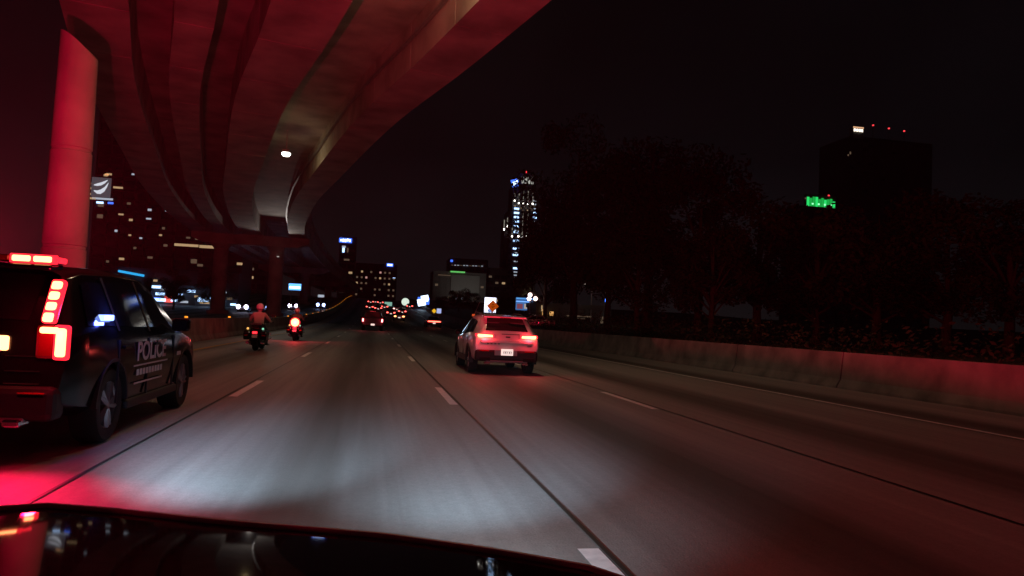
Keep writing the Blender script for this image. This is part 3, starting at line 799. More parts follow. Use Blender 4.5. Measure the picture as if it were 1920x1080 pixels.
def motorcycle(loc, label, lit, helm, rlabel, shirt):
    t = thing('police_motorcycle', label, 'motorcycle', loc, 0, 'police motorcycles')
    x, y, z = loc
    for wy in (-.62, .92):
        w = MB().lathe([(-.07, .24), (-.085, .30), (-.05, .335), (0, .345), (.05, .335), (.085, .30), (.07, .24)], (0, 0, 0), 'X', 28).build('wheel', RUBBER, t, 50); w.location = (0, wy, .345)
        def rm(b):
            b.lathe([(-.05, .25), (.05, .25)], (0, 0, 0), 'X', 24); b.lathe([(-.06, .05), (.06, .05)], (0, 0, 0), 'X', 12)
            for k in range(9):
                a = 2*math.pi*k/9; b.tube([(0, .04*math.cos(a), .04*math.sin(a)), (0, .25*math.cos(a), .25*math.sin(a))], .012, 5)
        part('rim', CHROME, w, rm, 40)
    part('rear_fender', BLACKP, t, lambda b: arc(b, -.62, .345, .375, .40, -.11, .11, 20, 200), 40)
    part('front_fender', BLACKP, t, lambda b: arc(b, .92, .345, .365, .385, -.09, .09, 0, 150), 40)
    part('frame', TRIM, t, lambda b: (b.tube([(0, -.45, .62), (0, .1, .42), (0, .55, .42), (0, .62, .95)], .035, 8), b.tube([(0, -.45, .62), (0, .62, .92)], .035, 8)), 40)
    MB().box((0, .12, .47), (.36, .52, .34)).build('engine', STEEL, t, None, .06)
    for sd in (-1, 1):
        part('cylinder_head', CHROME, t, lambda b: b.tube([(sd*.06, .12, .52), (sd*.24, .2, .66)], .09, 12), 40)
        part('fork', CHROME, t, lambda b: b.tube([(sd*.11, .92, .345), (sd*.11, .60, 1.02)], .026, 8), 40)
        sb = part('saddlebag', BLACKP, t, lambda b: b.prism([(-.95, .40), (-.30, .40), (-.26, .60), (-.34, .74), (-.90, .74), (-.98, .62)], lambda y_, z_: (sd*.17, y_, z_), lambda y_, z_: (sd*.40, y_, z_)), bevel=.04)
        bx('reflector', mat('red_reflector', (.4, .01, .015), .2), sb, (sd*.30, -.975, .56), (.12, .012, .04))
        part('exhaust', CHROME, t, lambda b: b.tube([(sd*.2, .25, .30), (sd*.24, -.3, .27), (sd*.25, -.95, .30)], [.035, .05, .055], 12), 40)
        part('crash_bar', CHROME, t, lambda b: b.tube([(sd*.10, .45, .62), (sd*.36, .48, .60), (sd*.38, .48, .42), (sd*.12, .45, .32)], .017, 8), 40)
        part('turn_signal', emat('turn_amber', (1, .5, .12), 1.3) if sd < 0 else emat('turn_pale_green', (.35, .9, .6), .8), t, lambda b: b.lathe([(-.035, 0), (-.03, .035), (.02, .04), (.04, .02)], (sd*.26, -.90, .80), 'Y', 12), 40)
        part('mirror', TRIM, t, lambda b: (b.tube([(sd*.30, .62, 1.07), (sd*.40, .62, 1.24)], .009, 6), b.box((sd*.41, .62, 1.27), (.13, .03, .08))))
        part('footboard', TRIM, t, lambda b: b.box((sd*.28, .28, .195), (.12, .34, .03)))
    part('fuel_tank', BLACKP, t, lambda b: b.lathe([(-.32, 0), (-.28, .10), (-.1, .165), (.15, .175), (.28, .11), (.32, 0)], (0, .34, .80), 'Y', 18), 50)
    part('seat', TRIM, t, lambda b: b.prism([(-.62, .70), (-.55, .80), (-.35, .78), (-.10, .73), (.12, .76), (.12, .66), (-.5, .62)], lambda y_, z_: (-.16, y_, z_), lambda y_, z_: (.16, y_, z_)), bevel=.04)
    part('handlebar', TRIM, t, lambda b: b.tube([(-.42, .66, 1.03), (-.26, .70, 1.05), (0, .62, 1.0), (.26, .70, 1.05), (.42, .66, 1.03)], .016, 8), 40)
    part('windscreen', mat('clear_screen', (.06, .06, .07), .1), t, lambda b: b.prism([(-.25, 1.0), (.25, 1.0), (.22, 1.30), (.12, 1.40), (-.12, 1.40), (-.22, 1.30)], lambda x_, z_: (x_, .80-(z_-1)*.25, z_), lambda x_, z_: (x_, .815-(z_-1)*.25, z_)), bevel=.003)
    part('headlight', CHROME, t, lambda b: b.lathe([(-.12, 0), (-.1, .08), (.05, .10), (.06, .085), (.05, 0)], (0, .84, .95), 'Y', 16), 50)
    rb = bx('radio_box', BLACKP, t, (0, -.70, .86), (.30, .24, .14), .03)
    part('luggage_rail', CHROME, t, lambda b: b.tube([(-.19, -.50, .80), (-.19, -.84, .96), (.19, -.84, .96), (.19, -.50, .80)], .014, 8), 40)
    tl = bx('tail_light', E_RED, t, (0, -.985, .66), (.17, .06, .09), .02)
    bx('number_plate', PLATE, t, (0, -1.0, .53), (.18, .01, .11))
    if lit:
        MB().lathe([(-.07, 0), (-.055, .14), (0, .19), (.03, .20)], (0, -.86, .95), 'Y', 20).build('red_flasher', E_HOT, t, 40)
        MB().lathe([(-.025, .20), (-.02, .25), (.03, .25)], (0, -.86, .95), 'Y', 20).build('flasher_rim', E_RED, t, 40)
        lamp('flasher_light', 'POINT', (0, -1.12, .95), 60, (1, .03, .06), t, .1)
    else:
        bx('lit_core', emat('soft_red', (1, .08, .09), .9), tl, (0, -1.02, .66), (.12, .02, .06), .01)
    rider((x, y-.22, z), rlabel, helm, shirt)
motorcycle((-4.12, 28.5, 0), 'nearer police motorcycle with chrome pipes and small amber and green signals', False, HELM, 'person in a pale reddish shirt and helmet riding the nearer motorcycle, seen from behind', SHIRT)
motorcycle((-3.90, 39.9, 0), 'farther police motorcycle with a round red light blazing at its rear', True, HELM, 'person with a pale helmet riding the motorcycle with the blazing red light', mat('dark_shirt', (.12, .08, .09), .8))

# ================================================================== CITY
PANEM = {}
def pane_mesh(w, h, m):
    k = (round(w, 1), round(h, 1), m.name)
    if k not in PANEM: PANEM[k] = MB().box((0, 0, 0), (k[0], .16, k[1])).mesh('window_pane', m)
    return PANEM[k]
def facade_box(name, label, x0, x1, ztop, Y, depth, m=FACADE, bay=3.6, floor=3.6, lit=.06, dark=True, zb=-2, group=None, litmix=(E_WARM, E_COOL, E_DIM, E_DIM), nmax=220, w0=None):
    """a block with its front at Y; windows sit in a grid of recessed bays between piers and floor bands"""
    cx = (x0+x1)/2; t = thing(name, label, 'building', (cx, Y, zb), 0, group)
    Wd = x1-x0; H = ztop-zb
    bx('wall', m, t, (0, depth/2, H/2), (Wd, depth, H))
    bx('roof_parapet', m, t, (0, depth/2, H+.4), (Wd+.4, depth+.4, .8))
    nb = max(1, int(Wd/bay)); nf = int((H-8)/floor); cells = [(i, j) for i in range(nb) for j in range(nf)]
    bm_ = MB().box((0, 0, 0), (Wd, .25, .7)).mesh('floor_band', m)
    for j in range(nf+1): obj('floor_band', bm_, t, (0, -.12, 8+j*floor-.45))
    pm_ = MB().box((0, 0, 0), (.5, .32, H)).mesh('pier', m)
    for i in range(nb+1): obj('pier', pm_, t, (-Wd/2+Wd*i/nb, -.16, H/2))
    random.shuffle(cells); n = 0
    for i, j in cells[:nmax]:
        mm = random.choice(litmix) if random.random() < lit else (PANE if dark else None)
        if mm is None: continue
        obj('window', pane_mesh((Wd/nb-.7)*(1 if mm == PANE else .55), (floor-1.1)*(1 if mm == PANE else .5), mm), t, (-Wd/2+Wd*(i+.5)/nb, -.06, 8+j*floor+floor/2-.1))
    return t
def winlight(t, px, py, Y, w, h, m):
    q = at(px, py, Y)-t.location
    return obj('window', pane_mesh(w, h, m), t, (q.x, -.30, q.z))
# left cluster
Y1 = 250
T1 = facade_box('office_tower', 'tall dark tower with a large lit logo screen, behind the police car', at(168, 500, Y1).x, at(292, 500, Y1).x, at(230, 175, Y1).z, Y1, 24, lit=.07)
T2 = facade_box('apartment_tower', 'dark apartment block with scattered lit windows right of the logo tower', at(294, 500, 235).x, at(352, 500, 235).x, at(320, 335, 235).z, 235, 20, lit=.18)
T3 = facade_box('apartment_block', 'lower dark apartment block with a bright lit floor, left of the bridge pier', at(350, 500, 220).x, at(452, 500, 220).x, at(400, 385, 220).z, 220, 20, lit=.16)
for zx, zy, m_, t_, Yt in [(296, 60, E_COOL, T1, Y1), (297, 133, E_COOL, T1, Y1), (283, 147, E_COOL, T1, Y1), (351, 397, E_COOL, T1, Y1), (218, 399, emat('orange_window', (1, .4, .15), 1.1), T1, Y1), (275, 465, E_WARM, T1, Y1),
                     (330, 545, E_DIM, T1, Y1), (290, 600, E_WARM, T1, Y1), (340, 628, E_WARM, T1, Y1), (430, 622, E_COOL, T1, Y1), (435, 577, E_COOL, T1, Y1), (265, 683, E_COOL, T1, Y1), (335, 705, E_WARM, T1, Y1), (390, 720, E_COOL, T1, Y1), (293, 825, E_WARM, T1, Y1), (360, 770, E_DIM, T1, Y1), (222, 838, E_DIM, T1, Y1), (437, 818, E_DIM, T1, Y1),
                     (527, 580, E_COOL, T2, 235), (508, 445, E_WARM, T2, 235), (615, 580, E_DIM, T2, 235), (505, 670, E_DIM, T2, 235), (490, 705, E_WARM, T2, 235), (515, 757, E_DIM, T2, 235),
                     (635, 620, E_COOL, T3, 220), (665, 632, E_WARM, T3, 220), (705, 675, E_WARM, T3, 220), (630, 718, E_DIM, T3, 220), (750, 722, E_WARM, T3, 220), (690, 857, E_DIM, T3, 220), (890, 850, E_WARM, T3, 220)]:
    winlight(t_, 120+zx/2.7, 180+zy/2.7, Yt, random.choice((.8, 1.1, 1.5)), random.choice((.5, .7)), m_)
winlight(T3, 350, 460, 220, 6.4, .7, E_WARM); winlight(T3, 389, 463, 220, 4.2, .8, E_WARM); winlight(T3, 376, 448, 220, 2.8, .7, E_DIM)
T3b = facade_box('distant_flats', 'distant flats with warm windows seen between the flyover columns', at(442, 520, 270).x, at(500, 520, 270).x, at(470, 474, 270).z, 270, 14, lit=.22, nmax=70, bay=2.6, floor=3.0)
# logo screen on the tower: two white curved strokes on a dim panel, with bright floor lines round it
q = at(191, 352, Y1)-T1.location
sc = bx('logo_screen', emat('screen_grey', (.6, .55, .65), .10), T1, (q.x, -.6, q.z), (5.6, .3, 6.2))
def stroke(pts, w):
    b = MB(); n = len(pts)
    for i, (x, z) in enumerate(pts):
        k = w*math.sin(math.pi*(i+.35)/(n-.3)); b.v += [(q.x+x, -.80, q.z+z-k), (q.x+x, -.80, q.z+z+k), (q.x+x, -.74, q.z+z-k), (q.x+x, -.74, q.z+z+k)]
    for i in range(n-1):
        a = 4*i; b.f += [(a, a+1, a+5, a+4), (a+2, a+6, a+7, a+3), (a, a+4, a+6, a+2), (a+1, a+3, a+7, a+5)]
    return b
E_LOGO = emat('logo_white', (.85, .9, 1), .75)
stroke([(-2.1, .6), (-1.2, .75), (0, 1.1), (1.0, 1.7), (1.8, 2.4)], .5).build('logo_stroke', E_LOGO, sc)
stroke([(-2.0, -1.2), (-1.0, -1.6), (0, -1.4), (1.0, -.6), (1.7, .6), (2.1, 1.6)], .75).build('logo_stroke', E_LOGO, sc)
for px, py, w, m_ in ((168, 344, 2.2, E_DIM), (168, 353, 2.4, E_WARM), (170, 364, 2.6, E_WARM), (172, 372, 2.6, E_WARM), (193, 373, 6, E_COOL), (188, 380, 2, E_SIGNB), (208, 381, 1.6, E_SIGNBLUE), (222, 352, 2.8, E_WARM), (205, 327, 1.6, E_WARM), (199, 329, 1.2, E_WARM), (284, 299, .9, E_COOL)):
    winlight(T1, px, py, Y1, w, .6, m_)
# low shops with blue lights behind the median
shop = facade_box('shopping_block', 'low shopping block with cyan roof strip and blue signs left of the bridge', at(205, 540, 150).x, at(445, 540, 150).x, at(300, 512, 150).z, 150, 15, lit=.0, nmax=40)
q0, q1 = at(222, 508, 149.2), at(270, 517, 149.2)
part('cyan_light_strip', E_CYAN, shop, lambda b: b.tube([q0-shop.location, q1-shop.location], .22, 8))
for px, py, w, h, m_ in ((293, 538, 1.6, .5, E_SIGNB), (300, 551, 1.6, .5, E_SIGNB), (290, 560, 2.2, .5, E_SIGNBLUE), (297, 562, 2.6, .6, E_SIGNB), (316, 561, 1.4, 1.2, emat('red_sign', (1, .10, .08), 1.5)), (326, 563, 1.2, .5, E_SIGNB), (358, 546, 1.5, .5, E_SIGNB), (381, 562, 2.0, .7, E_SIGNB), (399, 559, 1.1, .6, E_SIGNB), (252, 528, .8, .5, E_COOL), (291, 526, .7, .4, E_WARM), (383, 568, 1.8, .3, E_WARM), (430, 560, 1.0, .5, E_DIM), (228, 545, .9, .4, E_COOL), (240, 552, 1.1, .4, E_SIGNB), (262, 548, .7, .4, E_WARM), (274, 556, 1.2, .4, E_SIGNB), (305, 543, .8, .4, E_COOL), (338, 552, .9, .4, E_SIGNB), (345, 566, 1.4, .4, E_COOL), (368, 556, .7, .4, E_WARM), (412, 566, 1.2, .45, E_SIGNB), (421, 548, .7, .35, E_COOL), (437, 571, 1.0, .4, E_SIGNB)):
    qq = at(px, py, 149)-shop.location; obj('lit_sign', pane_mesh(w, h, m_), shop, (qq.x, -.9, qq.z))
# middle distance left of the road
Y2 = 420
T4 = facade_box('sign_tower', 'slim dark tower with a blue lit sign on top, left of the far traffic', at(634, 520, Y2).x, at(664, 520, Y2).x, at(648, 446, Y2).z, Y2, 18, lit=.12, bay=3, nmax=120)
q = at(648, 451, Y2)-T4.location
sg = bx('roof_sign', E_SIGNBLUE, T4, (q.x, -.6, q.z), (7.0, .5, 2.6), .2)
for k in range(5): bx('sign_letter', emat('white_letter', (.6, .75, 1), 3), sg, (q.x-2.4+k*1.2, -.95, q.z+random.uniform(-.2, .3)), (.9, .2, random.uniform(1.1, 1.9)))
winlight(T4, 644, 469, Y2, 1.2, 2.6, E_SIGNB); winlight(T4, 652, 469, Y2, .8, 2.6, E_DIM); winlight(T4, 650, 487, Y2, 3, 1, E_DIM)
T5 = facade_box('apartment_building', 'apartment building dotted with lit windows above the far traffic', at(664, 540, Y2+20).x, at(742, 540, Y2+20).x, at(700, 497, Y2+20).z, Y2+20, 20, lit=.5, bay=2.6, floor=3.4, dark=False, nmax=120, litmix=(E_WARM, E_DIM, E_DIM, E_DIM, emat('pinkish_window', (1, .5, .45), .5)))
q = at(731, 497, Y2+20)-T5.location
sg = bx('roof_sign', E_SIGNBLUE, T5, (q.x, -.8, q.z), (3.8, .4, 1.9), .2); bx('sign_face', emat('white_letter', (.6, .75, 1), 3), sg, (q.x, -1.1, q.z), (2.8, .2, 1.0))
# middle block right of the vanishing point
Y3 = 430
T6 = facade_box('pale_office_block', 'pale office block with a green light line along its roof, beyond the trees', at(812, 540, Y3).x, at(910, 540, Y3).x, at(850, 512, Y3).z, Y3, 25, FACADE2, lit=.14, nmax=90, dark=False)
q = at(858, 510, Y3)-T6.location; bx('green_roof_light', E_GREENL, T6, (q.x, -.7, q.z), (8.6, .3, .8))
q = at(833, 516, Y3)-T6.location; bx('roof_light_line', E_DIM, T6, (q.x, -.7, q.z), (7.5, .3, .4))
q = at(872, 532, Y3)-T6.location; bx('blank_wall_panel', mat('pale_render', (.45, .44, .42), .8), T6, (q.x, -.5, q.z), (17, .4, 10))
lamp('wall_flood', 'SPOT', (q.x+2, -30, 13), 2600, (1, .95, .85), T6, .4, (q.x, 0, q.z+1), 85)
T7 = facade_box('rooftop_block', 'dark block with a row of roof lights and blue beacon, behind the pale one', at(842, 540, 480).x, at(912, 540, 480).x, at(880, 488, 480).z, 480, 25, lit=.05, nmax=40)
for k in range(11):
    qq = at(848+k*5.6, 497+.2*k, 479)-T7.location; obj('roof_lamp', pane_mesh(1.0, .5, E_COOL if k % 3 else E_DIM), T7, (qq.x, -.9, qq.z))
qq = at(847, 489, 479)-T7.location; bx('beacon', E_SIGNBLUE, T7, (qq.x, -.9, qq.z), (1.6, .4, 1.4), .2)
T8 = facade_box('low_office', 'low office block with a few warm windows at the foot of the floodlit tower', at(912, 540, 440).x, at(950, 540, 440).x, at(930, 505, 440).z, 440, 18, lit=.3, nmax=60)
# the floodlit tower
def tower():
    Y = 600
    xl, xr = at(950, 520, Y).x, at(1004, 520, Y).x; cx = (xl+xr)/2; W_ = xr-xl
    t = thing('skyscraper', 'tall skyscraper with stacked blue-white lights, lit crown and blue sign', 'tower', (cx, Y, -2))
    zt = at(990, 350, Y).z+2; zc = at(990, 322, Y).z+2; z2 = at(980, 395, Y).z+2
    bx('shaft', FACADE, t, (0, W_/2, z2/2), (W_, W_, z2))
    bx('upper_shaft', FACADE, t, (0, W_/2, (z2+zt)/2), (W_*.80, W_*.80, zt-z2))
    cr = bx('crown', mat('crown_stone', (.3, .29, .27), .7), t, (.12*W_, W_/2, (zt+zc)/2), (W_*.50, W_*.5, zc-zt))
    for k in range(5):
        bx('crown_column', FACADE2, cr, (.12*W_-W_*.23+k*W_*.115, W_/2-W_*.25-.5, (zt+zc)/2-1), (.6, .8, (zc-zt)*.75))
        if k < 4: bx('crown_light', emat('crown_glow', (.95, .95, .85), .45), cr, (.12*W_-W_*.17+k*W_*.115, W_/2-W_*.25-.2, zt+(zc-zt)*.52), (1.9, .3, (zc-zt)*.45))
    bx('beacon', emat('small_red_light', (1, .05, .06), 1.6), t, (.12*W_, W_/2, zc+1.5), (.7, .7, 3))
    sgn = bx('blue_sign', E_SIGNBLUE, t, (-.36*W_, -.4, zt+2.2), (6.2, 1, 6.4), .3, ry=-.35)
    for k in range(3): bx('sign_letter', emat('white_letter', (.6, .75, 1), 3), sgn, (-.36*W_-1.5+k*1.5, -1.1, zt+1.2+k*1.0), (1.2, .2, 3.2), ry=-.25)
    def rel(px, py): v = at(px, py, Y-1); return v.x-cx, v.z+2
    for py, w, m_ in ((391, 4.2, 1), (399, 4.4, 1), (407, 4.4, 1), (415, 4.4, 1), (424, 4.2, 1), (432, 3, 0), (435, 4.2, 1), (451, 5, 1), (466, 5, 1), (474, 2.4, 0), (478, 5, 1), (490, 3, 0), (503, 4, 1), (510, 3, 0), (516, 2.5, 0)):
        x, z = rel(969-(py-390)*.02, py)
        o = bx('lit_bay', E_SIGNB if m_ else E_COOL, t, (x, -.5, z), (w, .8, 1.5 if m_ else .9), .2)
    for py, w in ((376, 2.6), (383, 2.2), (391, 2), (399, 2.4), (408, 3.2), (416, 1.4), (436, 1.2), (467, 1.2), (479, 1)):
        x, z = rel(1003, py); bx('lit_bay', E_SIGNB if 395 < py < 410 else E_COOL, t, (x, -.5, z), (w, .8, 1.2), .2)
    for px, pa, pb in ((966, 358, 376), (974, 360, 381), (982, 358, 382), (991, 358, 382), (1000, 360, 382), (981, 400, 443), (990, 400, 443), (961, 425, 443), (973, 425, 443), (946, 412, 430), (952, 408, 424)):
        xa, za = rel(px, pa); xb, zb_ = rel(px-(pb-pa)*.05, pb)
        o = part('lit_fin', emat('fin_glow', (1, .92, .75), .22), t, lambda b: b.tube([(xa, -.55, za), (xb, -.55, zb_)], .38, 6))
        bx('fin_lamp', E_WHITE, o, (xb, -.7, zb_), (1.0, .6, 1.2))
    for k in range(13):
        x, z = rel(966+k*2.9, 386+(k % 3)*4); bx('terrace_light', E_DIM if k % 2 else E_WARM, t, (x, -.55, z), (.9, .3, .8))
    for i in range(8):
        for j in range(26):
            if (i*7+j*5) % 3: obj('window', pane_mesh(W_/8-.8, 2.2, PANE), t, (-W_/2+W_*(i+.5)/8, -.05, 10+j*(z2-14)/26))
    bx('annex', FACADE, t, (-W_*.56, W_/2, rel(946, 410)[1]/2), (W_*.14, W_*.6, rel(946, 410)[1]))
    for sx_, py in ((961, 372), (1006, 372)):
        x, z = rel(sx_, py)
tower()
# right-hand towers above the trees
Y4 = 500
T9 = facade_box('right_tower', 'dark tower far right with a glowing white crown and red beacons', at(1592, 400, Y4).x, at(1745, 400, Y4).x, at(1650, 262, Y4).z, Y4, 40, lit=.0, bay=5, nmax=60)
q = at(1607, 243, Y4)-T9.location
cr = bx('lit_crown', FACADE2, T9, (q.x, .5, q.z-3), (9.5, 4, 9), .3)
for k in range(4):
    bx('crown_lamp', emat('crown_lamp', (1, .86, .7), 2.4), cr, (q.x-3.2+k*2.1, -1.75, q.z-1), (1.3, .4, 2.0))
bx('crown_glow_line', emat('crown_warm', (1, .55, .3), .8), cr, (q.x, -1.7, q.z+1.2), (9, .3, 1))
for px, py in ((1650, 230), (1680, 236), (1709, 241)):
    qq = at(px, py, Y4)-T9.location; hz = at(1650, 262, Y4).z+2
    o = bx('beacon_mast', STEEL, T9, (qq.x, 8, (qq.z+hz)/2), (.4, .4, max(.5, qq.z-hz))); bx('beacon', emat('small_red_light', (1, .05, .06), 1.6), o, (qq.x, 8, qq.z), (1.1, 1.1, 1.1), .2)
winlight(T9, 1594, 287, Y4, 1.2, 2, E_DIM); winlight(T9, 1590, 291, Y4, 1, 1.4, E_DIM)
T10 = facade_box('green_topped_block', 'dark block with a green floodlit rooftop above the trees', at(1500, 420, 350).x, at(1580, 420, 350).x, at(1540, 391, 350).z, 350, 18, lit=0, nmax=30)
q = at(1540, 377, 350)-T10.location
gp = bx('green_rooftop_screen', FACADE2, T10, (q.x, 1.2, q.z), (17.5, 1.5, 6.4))
for k in range(10):
    h_ = random.uniform(3.2, 5.6)
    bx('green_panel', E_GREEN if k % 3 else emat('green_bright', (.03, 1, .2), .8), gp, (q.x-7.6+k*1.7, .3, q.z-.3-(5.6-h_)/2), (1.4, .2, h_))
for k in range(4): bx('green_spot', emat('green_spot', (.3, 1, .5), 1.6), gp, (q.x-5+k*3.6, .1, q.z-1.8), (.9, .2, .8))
bx('beacon', emat('small_red_light', (1, .05, .06), 1.6), gp, (q.x+4.5, .2, q.z+3.4), (.8, .5, .6)); bx('amber_emitter', E_DIM, gp, (q.x-9.2, .2, q.z+.8), (.6, .5, .8))

# ================================================================== TREES
def leaf_mesh(name, H, Rr, n, seed, m):
    rnd = random.Random(seed); b = MB(); blobs = []
    for k in range(22):
        a = rnd.uniform(0, 6.28); z = H*rnd.uniform(.28, .95); lim = Rr*(math.sin(math.pi*min(1, max(.05, (z/H-.12)/.92)))**.6)
        rr = lim*math.sqrt(rnd.random()); blobs.append((Vector((rr*math.cos(a), rr*math.sin(a), z)), Rr*rnd.uniform(.22, .42)))
    for i in range(n):
        c_, r = rnd.choice(blobs); d = Vector((rnd.gauss(0, 1), rnd.gauss(0, 1), rnd.gauss(0, .8))).normalized()
        p = c_+d*r*rnd.uniform(.55, 1.05); s = rnd.uniform(.16, .34)*(H/18)
        u = Vector((rnd.gauss(0, 1), rnd.gauss(0, 1), rnd.gauss(0, 1))).normalized(); v = u.orthogonal().normalized()
        b.add([p-u*s, p-v*s*.5, p+u*s, p+v*s*.5], [(0, 1, 2, 3)])
    me = bpy.data.meshes.new(name); me.from_pydata(b.v, [], b.f); me.materials.append(m)
    return me, blobs
VAR = []
for k in range(4):
    me, blobs = leaf_mesh('crown', 18, 6.0, 7000, 20+k, (LEAF, LEAF2)[k % 2])
    tb = MB(); tb.tube([(0, 0, -.5), (.1, 0, 2), (-.1, .1, 6), (.1, 0, 11), (0, 0, 16)], [.5, .38, .30, .2, .06], 10)
    for c_, r in blobs[:14]:
        z0 = max(2.5, c_.z*.55); tb.tube([(0, 0, z0), (c_.x*.5, c_.y*.5, (z0+c_.z)/2+.3), tuple(c_)], [.16, .1, .03], 6)
    VAR.append((me, tb.mesh('trunk', BARK, 50)))
def tree(name, label, px, ptop, Y, k, wide=1.0, group=None, zg=None):
    p = at(px, ptop, Y); z0 = zr(Y) if zg is None else zg; h = p.z-z0
    t = thing(name, label, 'tree', (p.x, Y, z0), k*1.3, group)
    s = h/18; t.scale = (s*wide, s*wide, s)
    obj('trunk', VAR[k % 4][1], t); obj('crown', VAR[k % 4][0], t)
for i, (px, pt, Y, w, lb) in enumerate([(1088, 238, 92, .85, 'tall dark tree nearest the skyscraper, right of the road'), (1228, 232, 72, 1.05, 'tallest rounded dark tree, second to the right of the skyscraper'),
        (1150, 330, 84, .9, 'shorter dark tree between the two tallest ones'), (1318, 322, 62, 1.1, 'dark tree right of the tallest rounded one'), (1425, 352, 58, 1.3, 'broad dark tree just left of the green rooftop'),
        (1535, 402, 52, 1.4, 'broad dark tree below the green rooftop'), (1650, 372, 48, 1.5, 'dark tree under the far right tower'), (1780, 385, 44, 1.5, 'dark tree second from the right edge'), (1895, 372, 40, 1.5, 'dark tree at the right edge'),
        (1030, 372, 110, .8, 'slim dark tree at the right foot of the skyscraper'), (1200, 420, 60, 1.2, 'low dark tree before the tallest rounded one'), (1340, 430, 50, 1.3, 'low dark tree in front, below the slope of the treetops')]):
    tree('roadside_tree', lb, px, pt, Y, i, w, 'trees beyond the right barrier', .75)
for i, (px, pt, Y, lb) in enumerate([(835, 553, 160, 'small dark tree left of the orange sign, nearest the coupe'), (862, 541, 175, 'round dark tree before the pale office block'), (890, 550, 170, 'dark tree behind the white lit sign'), (950, 548, 190, 'dark tree between the white sign and the blue billboard'), (1040, 535, 140, 'dark tree right of the blue billboard'), (775, 570, 205, 'small dark tree by the oval white sign')]):
    tree('small_tree', lb, px, pt, Y, i+1, 1.5, 'small trees in the middle distance')
for i, (px, pt, Y, lb) in enumerate([(330, 505, 125, 'dark tree before the shopping block, left of the bridge column'), (405, 500, 118, 'dark tree right next to the left bridge column'), (265, 520, 120, 'dark tree below the cyan light strip')]):
    tree('city_tree', lb, px, pt, Y, i, 1.2, 'trees before the shopping block')
# undergrowth along the top of the right barrier
def bush():
    rnd = random.Random(3); b = MB()
    for i in range(16000):
        y = rnd.uniform(12, 110); x = 15.2+rnd.random()**1.5*9; h = .7+.9*rnd.random()+.015*y
        p = Vector((x, y, .3+h*rnd.random())); s = rnd.uniform(.05, .13)
        u = Vector((rnd.gauss(0, 1), rnd.gauss(0, 1), rnd.gauss(0, 1))).normalized(); v = u.orthogonal().normalized()
        b.add([p-u*s, p-v*s*.5, p+u*s, p+v*s*.5], [(0, 1, 2, 3)])
    me = bpy.data.meshes.new('undergrowth'); me.from_pydata(b.v, [], b.f); me.materials.append(LEAF2)
    o = obj('undergrowth', me); o['label'] = 'dark scrubby undergrowth behind the right concrete barrier'; o['category'] = 'undergrowth'; o['kind'] = 'stuff'
bush()

# ================================================================== SIGNS AND LAMP POSTS
def posts(b, xs, z0, z1, r=.08):
    for x in xs: b.tube([(x, .1, z0), (x, .1, z1)], r, 8)
def sign(name, label, cat, px, py, Y, w, h, m, zg=None, nposts=1, frame=True, pr=.08):
    q = at(px, py, Y); z0 = zr(Y) if zg is None else zg
    t = thing(name, label, cat, (q.x, Y, z0)); z = q.z-z0
    for k in range(nposts):
        x = 0 if nposts == 1 else (-w*.3+w*.6*k/(nposts-1))
        part('post', STEEL, t, lambda b: b.tube([(x, .22, -.3), (x, .22, z+h*.3)], pr, 8))
    bx('panel', m, t, (0, 0, z), (w, .12, h), .03)
    if frame:
        for a, b_, c_, d in ((0, h/2+.06, w+.24, .12), (0, -h/2-.06, w+.24, .12)): bx('frame_rail', TRIM, t, (a, .0, z+b_), (c_, .2, d))
        for a in (-1, 1): bx('frame_rail', TRIM, t, (a*(w/2+.06), 0, z), (.12, .2, h))
    return t, z
t, z = sign('pole_sign', 'bright white and blue pole sign of two offset panels above the traffic', 'sign', 794, 564, 190, 3.0, 1.8, E_SIGNBLUE, pr=.15)
for dx, dz, w, h in ((.3, .75, 1.9, 1.3), (-.2, .05, 2.8, .9), (-.4, -.75, 2.0, 1.1)): bx('lit_face', emat('sign_white', (.62, .80, 1), 3.2), t, (dx, -.12, z+dz), (w, .16, h), .05, ry=-.22)
t, z = sign('lightbox_sign', 'tall white lit sign behind the orange diamond', 'sign', 919, 572, 120, 1.95, 2.5, emat('lightbox_white', (.80, .82, 1), 2.2))
bx('printed_figure', emat('lightbox_blue', (.25, .4, .9), 1.0), t, (.1, -.08, z-.9), (.8, .03, .55))
bx('lit_base', emat('lightbox_base', (.6, .85, 1), .9), t, (.0, -.02, z-1.75), (1.2, .3, .55), .08)
t, z = sign('roadworks_sign', 'orange diamond roadworks sign on the right shoulder', 'sign', 924, 574, 72, .05, .05, TRIM, frame=False)
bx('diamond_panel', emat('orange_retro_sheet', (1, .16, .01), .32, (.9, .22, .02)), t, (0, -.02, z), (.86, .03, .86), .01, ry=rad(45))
for dz in (-.16, 0, .16): bx('sign_marking', TRIM, t, (0, -.045, z+dz), (.42-abs(dz), .01, .05))
t, z = sign('billboard', 'wide blue lit billboard with a pale figure, right of the white car', 'billboard', 984, 570, 170, 4.4, 3.0, emat('billboard_blue', (.05, .16, .42), .9), nposts=2, pr=.14)
for dz, h, m_ in ((1.25, .3, emat('bb_cyan', (.10, .35, .75), 1.0)), (.55, .25, emat('bb_bright', (.18, .42, 1), 1.3)), (.95, .2, emat('bb_deep', (.03, .1, .35), .8))): bx('printed_band', m_, t, (0, -.08, z+dz), (4.2, .03, h))
bx('printed_figure', emat('bb_pale', (.75, .65, .6), .55), t, (.5, -.09, z-.55), (1.3, .03, 1.2), .2)
bx('printed_panel', emat('bb_red', (.42, .12, .18), .45), t, (-1.2, -.085, z-.6), (1.4, .03, 1.2), .1)
